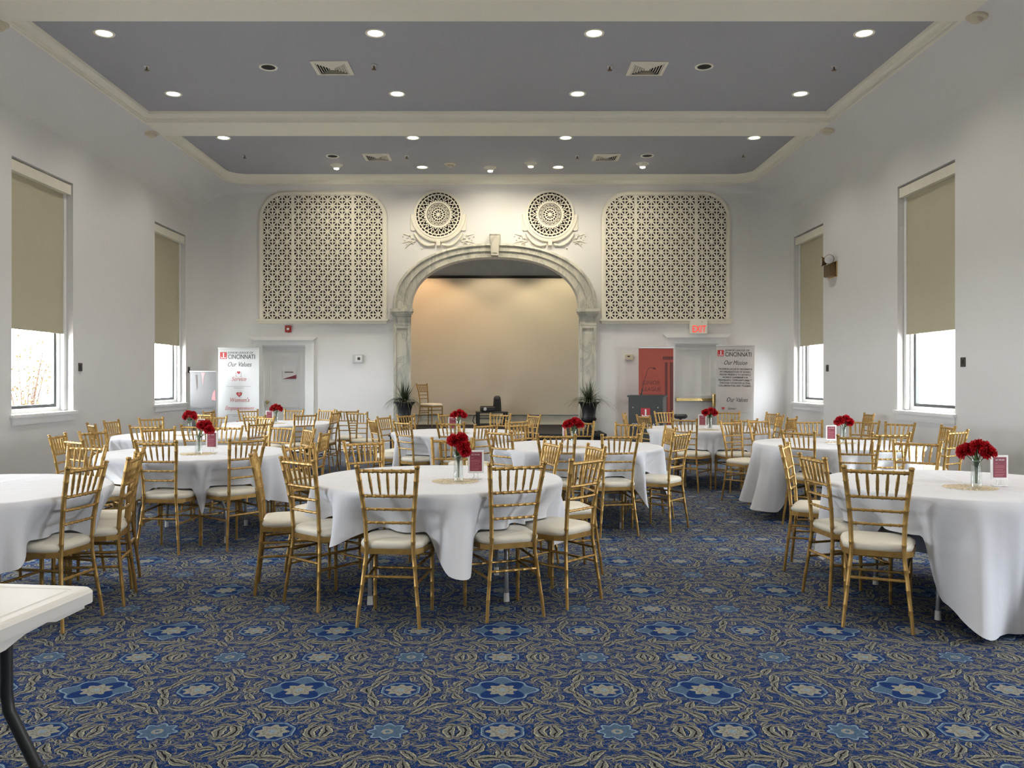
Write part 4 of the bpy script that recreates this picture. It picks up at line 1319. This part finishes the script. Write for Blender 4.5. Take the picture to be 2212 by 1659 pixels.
# ------------------------------------------------------------------ white folding table, front left corner
g = empty('folding_table', (-1.36, 2.30, 0), R(-7), 'white plastic folding table with dark legs at the lower left corner', 'table')
TZ = .74
def rr2(x0, x1, y0, y1, r_, n=6):
    p = []
    for cx, cy, a0 in ((x1 - r_, y1 - r_, 0), (x0 + r_, y1 - r_, PI / 2), (x0 + r_, y0 + r_, PI), (x1 - r_, y0 + r_, 1.5 * PI)):
        p += [(cx + r_ * math.cos(a0 + PI / 2 * i / n), cy + r_ * math.sin(a0 + PI / 2 * i / n)) for i in range(n + 1)]
    return p
mb = MB(); lv = []
for ins, z in ((.012, TZ - .05), (.0, TZ - .045), (0, TZ - .012), (.008, TZ - .002), (.022, TZ), (.05, TZ), (.054, TZ - .0015), (.062, TZ - .0015), (.066, TZ)):
    lv.append([(x, y, z) for x, y in rr2(-1.83 + ins, 0 - ins, -.30 + ins, .46 - ins, .05 - ins * .5)])
mb.strip(lv, closed=True)
nl = len(lv[0]); mb.f.append(tuple(range(len(mb.v) - nl, len(mb.v))))
mb.f.append(tuple(range(nl - 1, -1, -1)))
mb.build('tabletop', M['plastic'], g)
# deeper lip with a scalloped lower edge along the end
lip = [(-.24, TZ - .045), (.40, TZ - .045), (.40, TZ - .058), (.26, TZ - .062), (.22, TZ - .052), (.12, TZ - .058), (.04, TZ - .078), (-.10, TZ - .082), (-.24, TZ - .07)]
m_ = MB(); nn = len(lip)
m_.add([(-.012, y, z) for y, z in lip] + [(-.035, y, z) for y, z in lip], [tuple(range(nn)), tuple(range(2 * nn - 1, nn - 1, -1))] + [(i, i + nn, (i + 1) % nn + nn, (i + 1) % nn) for i in range(nn)])
m_.build('edge_lip', M['plastic'], g)
MB().cbox((-.075, .02, TZ + .0005), (.018, .10, .002), .0005).build('moulded_label', M['beigeplastic'], g)
for y in (.22, -.16):
    MB().tube([(-.145, y, TZ - .05), (-.145, y, .47), (-.138, y, .42), (-.05, y, .26), (-.02, y, .20)], .0175, 10).build('leg', M['legdark'], g, smooth=True)
    MB().tube([(-.045, y, .25), (-.02, y, .20), (.0, y, .0)], [.026, .026, .026], 10).build('foot_sleeve', M['legdark'], g, smooth=True)
    MB().tube([(-1.70, y, TZ - .05), (-1.70, y, .0)], .0165, 10).build('leg', M['legdark'], g, smooth=True)
MB().tube([(-.022, -.16, .205), (-.022, .22, .205)], .015, 8).build('cross_bar', M['legdark'], g, smooth=True)

# ------------------------------------------------------------------ banners
def heart(c, s_):
    return [(c[0] + s_ * .0625 * 16 * math.sin(t) ** 3, c[1] + s_ * .0625 * (13 * math.cos(t) - 5 * math.cos(2 * t) - 2 * math.cos(3 * t) - math.cos(4 * t))) for t in [2 * PI * i / 24 for i in range(24)]]
def emblem(parent, x, z, s_, y=-.006):
    """red square with a pale interlocked J and L"""
    e = MB().box(x, x + s_, y, y + .003, z, z + s_).build('red_emblem', M['printred'], parent)
    w = M['printwhite']
    MB().box(x + s_ * .44, x + s_ * .60, y - .0012, y, z + s_ * .14, z + s_ * .88).build('letter_stem', w, e)
    MB().prism_y([(x + s_ * .60, z + s_ * .12), (x + s_ * .88, z + s_ * .12), (x + s_ * .92, z + s_ * .30), (x + s_ * .84, z + s_ * .22), (x + s_ * .60, z + s_ * .20)], y - .0012, y).build('letter_foot', w, e)
    MB().prism_y([(x + s_ * .44, z + s_ * .12), (x + s_ * .14, z + s_ * .12), (x + s_ * .10, z + s_ * .30), (x + s_ * .20, z + s_ * .30), (x + s_ * .26, z + s_ * .20), (x + s_ * .44, z + s_ * .20)], y - .0012, y).build('letter_hook', w, e)
    return e
def banner(name, x0, x1, y, top, m_, label, rz=0.0, lean=0.0):
    g = empty(name, ((x0 + x1) / 2, y, 0), rz, label, 'banner', 'roll up banner stands')
    if lean: g.rotation_euler = (0, lean, rz)
    W = x1 - x0
    MB().cbox((0, .0, .045), (W + .03, .18, .08), .02).build('base', M['alu'], g)
    rows_ = []
    for i in range(13):
        z = .08 + (top - .10) * i / 12
        rows_.append([(-W / 2 + W * j / 12, -.0038 + .0008 * math.sin(j * 1.7) * math.sin(i * .4), z) for j in range(13)])
    pm = MB().strip(rows_); pm.strip([[(p[0], p[1] + .003, p[2]) for p in r_] for r_ in rows_])
    p = pm.build('print_panel', m_, g, smooth='all')
    MB().cbox((0, .0, top - .01), (W + .01, .022, .028), .004).build('top_bar', M['alu'], g)
    MB().tube([(0, .05, .06), (0, .03, top - .01)], .010, 8).build('support_pole', M['alu'], g)
    return g, W
# values banner
g, W = banner('roll_up_banner', -5.38, -4.60, 16.18, 2.02, M['banner'], 'white roll up banner with black heading and red script beside the left door')
emblem(g, -.355, 1.805, .13)
text('heading_small', 'JUNIOR LEAGUE OF', .054, M['printgrey'], g, (-.20, -.006, 1.905), 'LEFT')
text('heading', 'CINCINNATI', .122, M['printblack'], g, (-.205, -.006, 1.805), 'LEFT', sx=.74)
text('script_line', 'Our Values', .125, M['printgrey'], g, (.01, -.006, 1.66), shear=.35, sx=.80)
MB().prism_y(heart((0, 1.545), .032), -.008, -.005).build('heart', M['printred'], g)
for s in (-1, 1):
    MB().tube([(s * .018, -.006, 1.46), (s * .05, -.006, 1.47), (s * .052, -.006, 1.55)], .0025, 5).build('hand_outline', M['printpink'], g)
text('script_line', 'Service', .115, M['printpink'], g, (0, -.006, 1.385), shear=.35, sx=.85)
for z, w in ((1.275, .46), (1.245, .20)):
    MB().box(-w / 2, w / 2, -.006, -.004, z, z + .010).build('fine_print', M['printpale'], g)
MB().prism_y(heart((.01, 1.13), .055), -.008, -.005).build('heart', M['printred'], g)
MB().prism_y(heart((.015, 1.13), .026), -.010, -.007).build('heart', M['printpink'], g)
text('script_line', "Women's", .115, M['printpink'], g, (.01, -.006, .985), shear=.35, sx=.85)
text('script_line', 'Empowerment', .115, M['printpink'], g, (.01, -.006, .83), shear=.35, sx=.80)
for z, w in ((.735, .46), (.705, .24)):
    MB().box(-w / 2, w / 2, -.006, -.004, z, z + .010).build('fine_print', M['printpale'], g)
MB().prism_y(heart((0, .58), .05), -.008, -.005).build('heart', M['printred'], g)
# small grey banner
g, W = banner('roll_up_banner', -5.74, -5.27, 15.72, 1.57, M['bannergrey'], 'short grey roll up banner in the left corner beside the window', R(8))
MB().prism_y([(-.14, 1.50), (-.10, 1.50), (-.095, 1.28), (-.115, 1.20)], -.005, -.003).build('dark_streak', M['plate'], g)
MB().prism_y([(-.04, 1.54), (.03, 1.54), (.00, 1.42), (-.005, 1.30), (-.015, 1.42)], -.005, -.003).build('rose_streak', M['printpink'], g)
MB().prism_y([(.17, 1.16), (.21, 1.22), (.22, 1.02), (.15, 1.04)], -.005, -.003).build('rose_streak', M['printpink'], g)
text('lettering', 'BELLE GRACE', .055, M['printgrey'], g, (0, -.006, .86), space=1.1)
MB().box(-.05, .05, -.006, -.004, .80, .812).build('fine_print', M['printgrey'], g)
# red banner
g, W = banner('roll_up_banner', 2.647, 3.32, 16.2, 2.03, M['bannerred'], 'brick red roll up banner with dark lettering behind the lectern', R(4))
text('lettering', 'JUNIOR', .108, M['reddark'], g, (-.27, -.006, 1.315), 'LEFT', sx=.95)
text('lettering', 'LEAGUE', .108, M['reddark'], g, (-.27, -.006, 1.19), 'LEFT', sx=.95)
text('lettering', 'CINCINNATI', .085, M['reddark'], g, (-.27, -.006, 1.08), 'LEFT', sx=.80)
MB().box(.13, .332, -.006, -.003, 1.79, 1.85).build('dark_stroke', M['reddark'], g)
MB().box(.175, .225, -.006, -.003, .55, 1.74).build('dark_stroke', M['reddark'], g)
MB().box(.27, .332, -.006, -.003, .35, 1.74).build('dark_stroke', M['reddark'], g)
# mission banner
g, W = banner('roll_up_banner', 4.13, 4.86, 16.28, 2.07, M['bannermission'], 'backlit grey roll up banner with mission text right of the exit door', 0, R(.9))
emblem(g, -.345, 1.855, .12)
text('heading_small', 'JUNIOR LEAGUE OF', .052, M['printgrey'], g, (-.195, -.006, 1.955), 'LEFT')
text('heading', 'CINCINNATI', .118, M['printblack'], g, (-.20, -.006, 1.855), 'LEFT', sx=.75)
text('script_line', 'Our Mission', .120, M['printgrey'], g, (0, -.006, 1.695), shear=.35, sx=.75)
for k, ln in enumerate(('THE JUNIOR LEAGUE OF CINCINNATI IS', 'AN ORGANIZATION OF WOMEN', 'WHOSE MISSION IS TO ADVANCE', "WOMEN'S LEADERSHIP FOR", 'MEANINGFUL COMMUNITY IMPACT', 'THROUGH VOLUNTEER ACTION,', 'COLLABORATION, AND TRAINING.')):
    text('body_line', ln, .049, M['printgrey'], g, (0, -.006, 1.595 - k * .0535), sx=.74 if k == 0 else .80)
text('script_line', 'Our Values', .120, M['printgrey'], g, (.04, -.006, .985), shear=.35, sx=.75)
MB().prism_y(heart((-.22, .855), .03), -.008, -.005).build('heart', M['printred'], g)
text('script_line', 'Service', .065, M['printgrey'], g, (-.05, -.006, .835), shear=.35, sx=.85)
for z, w in ((.775, .5), (.75, .2)):
    MB().box(-.2, -.2 + w, -.006, -.004, z, z + .008).build('fine_print', M['printpale'], g)

# ------------------------------------------------------------------ lectern, microphone, stool
g = empty('lectern', (2.62, 15.05, 0), R(-20), 'charcoal lectern with red emblem in front of the red banner', 'lectern')
m_ = MB()
MB().box(-.30, .30, -.20, -.16, .05, 1.12).build('front_panel', M['lectern'], g)
for s in (-1, 1):
    MB().prism_z([(s * .30, -.19), (s * .278, -.19), (s * .278, .22), (s * .30, .22)], .05, 1.10).build('side_panel', M['lecternside'], g)
MB().box(-.33, .33, -.24, .26, 0, .05).build('base', M['lectern'], g)
MB().prism_y([(-.32, 1.10), (.32, 1.10), (.32, 1.135), (-.32, 1.135)], -.215, .24).build('top', M['lectern'], g)
MB().box(-.28, .28, -.16, .2, .62, .64).build('shelf', M['lectern'], g)
emblem(g, -.08, .745, .165, -.208)
text('lettering', 'CINCINNATI', .09, M['printwhite'], g, (0, -.204, .58), sx=.95)
for sx_, z in ((-.22, .92), (.22, .92), (-.22, .56), (.22, .56)):
    MB().lathe([(0, -.012), (.010, -.010), (.012, 0)], 10, (sx_, -.20, z), 'y').build('stud', M['alu'], g, smooth=True)
MB().box(-.25, .25, -.204, -.20, .53, .945).build('front_plate', M['lectern'], g)
mc = empty('gooseneck_microphone', (2.50, 14.98, 1.135), 0, 'thin black gooseneck microphone rising from the lectern', 'microphone')
MB().tube([(0, 0, 0), (.005, 0, .03)], [.022, .016], 10).build('base', M['black'], mc, smooth=True)
MB().tube([(.005, 0, .03), (.02, 0, .12)], .010, 8).build('grip', M['black'], mc, smooth=True)
MB().tube([(.02, 0, .12), (.06, 0, .27), (.10, 0, .42), (.13, 0, .475), (.16, 0, .49), (.21, 0, .48)], .0042, 6).build('gooseneck', M['black'], mc, smooth=True)
MB().tube([(.20, 0, .483), (.215, 0, .478), (.245, 0, .468), (.255, 0, .464)], [.008, .015, .015, .008], 10).build('capsule', M['reddark'], mc, smooth=True)
st = empty('swivel_stool', (3.10, 14.55, 0), 0, 'small black swivel stool standing right of the lectern', 'stool')
MB().lathe([(0, .74), (.08, .74), (.115, .76), (.12, .79), (.10, .815), (0, .82)], 20).build('seat', M['black'], st, smooth=True)
MB().tube([(0, 0, .74), (0, 0, .05)], .022, 10).build('stem', M['black'], st, smooth=True)
for k in range(4):
    a = PI / 2 * k + .4
    MB().tube([(0, 0, .07), (.2 * math.cos(a), .2 * math.sin(a), .022)], [.018, .012], 8).build('leg', M['black'], st, smooth=True)
    MB().tube([(.2 * math.cos(a), .2 * math.sin(a), .022), (.2 * math.cos(a), .2 * math.sin(a), 0)], .014, 8).build('foot', M['black'], st, smooth=True)

# ------------------------------------------------------------------ urns with spiky plants
def plant(x, y, side, seed):
    u = empty('urn_planter', (x, y, SZ), 0, 'black pedestal urn in front of the %s pilaster' % side, 'urn', 'urn planters on the stage')
    MB().cbox((0, 0, .02), (.24, .24, .04), .006).build('foot', M['black'], u)
    MB().lathe([(.10, .04), (.075, .07), (.045, .12), (.045, .16), (.07, .19), (.125, .215), (.145, .25), (.145, .28), (.125, .30), (.122, .34), (.135, .44), (.165, .54), (.20, .565), (.21, .575), (.205, .588), (.175, .588), (.165, .565), (0, .55)], 28).build('bowl', M['black'], u, smooth=True)
    p = empty('spiky_plant', (x, y, SZ + .55), 0, 'dark spiky leaved plant growing in the %s urn' % side, 'plant', 'spiky stage plants')
    MB().lathe([(0, .012), (.15, .008), (.155, 0), (0, 0)], 20).build('soil', M['soil'], p)
    rp = random.Random(seed)
    mb = MB()
    for k in range(150):
        a = rp.uniform(0, 2 * PI); up = rp.random() ** 1.1
        L = rp.uniform(.30, .46) if k % 3 else rp.uniform(.38, .56)
        out = (1 - up) * 1.0 + .12
        w = rp.uniform(.006, .011)
        d = Vector((math.cos(a), math.sin(a), 0)); sd = Vector((-d.y, d.x, 0))
        stem_h = .10 + .06 * rp.random()
        prev = []
        for i in range(6):
            t = i / 5
            r_ = out * L * t; z = stem_h * .3 + L * t * (.62 + .42 * up) - (out * .95) * L * t * t * (1.0 if up < .5 else .6)
            c = d * (r_ + .02) + Vector((0, 0, z))
            ww = w * (1 - t) ** .6 + .0006
            prev.append([c - sd * ww, c + Vector((0, 0, .25 * ww)), c + sd * ww])
        mb.strip(prev)
    f = mb.build('foliage', M['darkleaf'], p, smooth='all'); f['kind'] = 'stuff'
    MB().tube([(0, 0, 0), (.01, 0, .08), (0, .01, .16)], [.02, .016, .012], 7).build('trunk', M['bark'], p, smooth=True)
plant(-1.82, 16.12, 'left', 5)
plant(1.69, 16.12, 'right', 9)

# ------------------------------------------------------------------ equipment on the stage
g = empty('equipment_cart', (-.18, 18.30, SZ), R(8), 'low black wire equipment cart on the stage', 'cart')
for sx_ in (-.30, .30):
    for sy_ in (-.18, .18):
        MB().box(sx_ - .022, sx_ + .022, sy_ - .022, sy_ + .022, .0, .30).build('post', M['black'], g)
MB().cbox((0, 0, .305), (.66, .42, .03), .008).build('top_shelf', M['black'], g)
MB().cbox((0, 0, .05), (.64, .40, .02), .004).build('lower_shelf', M['black'], g)
for k in range(4):
    MB().tube([(-.30, -.18 + .12 * k, .17), (.30, -.18 + .12 * k, .165)], .004, 5).build('wire', M['tubegrey'], g)
MB().tube([(-.30, -.19, .29), (-.40, -.20, .24), (-.43, -.2, .13), (-.37, -.2, .03), (-.28, -.2, .01)], .010, 6).build('cable', M['black'], g, smooth=True)
pj = empty('projector', (-.26, 18.24, SZ + .32), R(8), 'dark video projector lying on the equipment cart', 'projector')
MB().cbox((0, 0, .055), (.32, .26, .10), .015).build('body', M['black'], pj)
MB().lathe([(0, -.03), (.035, -.03), (.04, 0), (.04, .02)], 16, (-.08, -.13, .06), 'y').build('lens', M['alu'], pj, smooth=True)
MB().cbox((.0, .02, .112), (.30, .20, .018), .006).build('top_cover', M['legdark'], pj)
spk = empty('speaker_tower', (-.06, 18.22, SZ + .32), 0, 'tall tapering black loudspeaker standing on the equipment cart', 'speaker')
lv = []
for z, s_, t_ in ((0, .092, .07), (.02, .094, .072), (.10, .090, .07), (.26, .078, .06), (.31, .070, .052), (.335, .050, .036), (.345, .022, .016)):
    lv.append([(s_ * math.copysign(abs(math.cos(a)) ** .6, math.cos(a)), t_ * math.copysign(abs(math.sin(a)) ** .6, math.sin(a)), z) for a in [2 * PI * i / 20 for i in range(20)]])
mb = MB().strip(lv, closed=True); mb.f.append(tuple(range(len(mb.v) - 20, len(mb.v)))); mb.f.append(tuple(range(19, -1, -1)))
mb.build('cabinet', M['legdark'], spk, smooth=True)
MB().prism_y([(-.055, .03), (.055, .03), (.045, .27), (-.045, .27)], -.078, -.060).build('grille', M['black'], spk)

# ------------------------------------------------------------------ wall fittings
g = empty('exit_sign', (3.905, YB, 2.307), 0, 'cream exit sign with glowing red letters above the right door', 'sign')
MB().cbox((0, -.075, .145), (.33, .15 - .03, .29), .008).build('housing', M['trim'], g)
text('letters', 'EXIT', .185, M['exitred'], g, (0, -.137, .035), sx=.72, ext=.002, bold=.0015)
MB().lathe([(0, -.004), (.008, -.003), (.008, 0)], 8, (.06, -.136, .235), 'y').build('test_button', M['plate'], g)
g = empty('fire_alarm', (-4.18, YB, 2.345), 0, 'small red fire alarm strobe above the left door', 'alarm')
MB().cbox((0, -.022, .065), (.125, .044, .135), .008).build('housing', M['fire'], g)
MB().cbox((0, -.052, .062), (.05, .022, .045), .006).build('strobe', M['printwhite'], g)
g = empty('wall_thermostat', (-2.80, YB, 1.735), 0, 'white framed thermostat left of the arch', 'thermostat')
MB().cbox((0, -.012, .085), (.21, .024, .17), .005).build('back_plate', M['alu'], g)
MB().cbox((.015, -.035, .087), (.13, .025, .125), .006).build('cover', M['white'], g)
MB().box(-.01, .045, -.050, -.046, .06, .115).build('display', M['plate'], g)
g = empty('wall_control_box', (2.55, YB, 1.80), 0, 'small beige control box between the right plant and red banner', 'control box')
MB().cbox((0, -.02, .055), (.165, .04, .11), .006).build('housing', M['beigeplastic'], g)
MB().box(-.035, .015, -.043, -.039, .055, .08).build('display', M['plate'], g)
for (x, y, z, lab) in ((XL, 11.86, 1.53, 'dark switch plate on the left wall beside the nearer window'), (XL, 16.0, 1.54, 'dark switch plate on the left wall above the grey banner'),
                       (XR, 10.18, 1.565, 'dark switch plate on the right wall beside the nearer window'), (XR, 14.40, 1.55, 'dark switch plate on the right wall beside the far window')):
    s = 1 if x < 0 else -1
    g = empty('switch_plate', (x, y, z), 0, lab, 'switch', 'dark wall switch plates')
    MB().cbox((s * .006, 0, .055), (.012, .10, .115), .003).build('plate', M['plate'], g)
    MB().cbox((s * .014, 0, .055), (.012, .035, .06), .003).build('rocker', M['black'], g)
g = empty('emergency_light', (XR, 14.16, 3.13), 0, 'bronze emergency light with twin lamp heads on the right wall', 'light')
MB().cbox((-.055, 0, .10), (.11, .30, .20), .012).build('battery_case', M['bronze'], g)
MB().cbox((-.008, .0, .11), (.016, .36, .26), .004).build('back_plate', M['brass'], g)
for y, d in ((-.10, (-.5, -.85)), (.12, (-.9, .2))):
    c = Vector((-.10, y, .27)); dd = Vector((d[0], d[1], 0)).normalized()
    h = MB().tube([c - dd * .05, c - dd * .03, c + dd * .04, c + dd * .05], [.03, .05, .082, .08], 16)
    hd = h.build('lamp_head', M['bronze'], g, smooth=True)
    MB().tube([c + dd * .048, c + dd * .056], [.076, .06], 16).build('reflector', M['alu'], hd, smooth=True)
    MB().tube([(-.08, y, .19), (-.10, y, .25)], .014, 8).build('neck', M['brass'], g, smooth=True)

# ------------------------------------------------------------------ outdoors, seen through the windows
struct('ground', MB().box(-40, XL - .42, -20, 40, -.7, -.6).box(XR + .42, 40, -20, 40, -.7, -.6), M['paving'], label='pale concrete ground outside the windows')
t = empty('garden_tree', (-7.95, 14.2, -.6), 0, 'young tree with yellow green leaves outside the nearer left window', 'tree')
rt = random.Random(21)
leafmb = MB()
for k in range(7):
    a = rt.uniform(0, 2 * PI); sp_ = rt.uniform(.12, .38)
    pts = [(0, 0, 0), (.2 * sp_ * math.cos(a), .2 * sp_ * math.sin(a), .9), (.7 * sp_ * math.cos(a), .7 * sp_ * math.sin(a), 1.7), (1.5 * sp_ * math.cos(a), 1.5 * sp_ * math.sin(a), 2.5 + rt.uniform(-.2, .3))]
    MB().tube(pts, [.03, .022, .014, .005], 6).build('branch', M['bark'], t, smooth=True)
    for q in range(60):
        f = rt.uniform(.5, 1.0)
        i = min(2, int(f * 3)); u_ = f * 3 - i
        c = Vector(pts[i]).lerp(Vector(pts[i + 1]), u_) + Vector((rt.gauss(0, .13), rt.gauss(0, .13), rt.gauss(0, .10)))
        n1 = Vector((rt.gauss(0, 1), rt.gauss(0, 1), rt.gauss(0, 1))).normalized() * .032
        n2 = n1.orthogonal().normalized() * .02
        leafmb.add([c - n1, c + n2, c + n1, c - n2], [(0, 1, 2, 3)])
f = leafmb.build('foliage', M['yellowleaf'], t, fix=False); f['kind'] = 'stuff'
nb = empty('neighbouring_building', (9.6, 18, -.6), 0, 'brick building with white ground floor beyond the right windows', 'building')
MB().box(0, 4, -9, 9, 0, 2.8).build('white_base_wall', M['render'], nb)
MB().box(0, 4, -9, 9, 2.8, 7).build('brick_wall', M['brick'], nb)
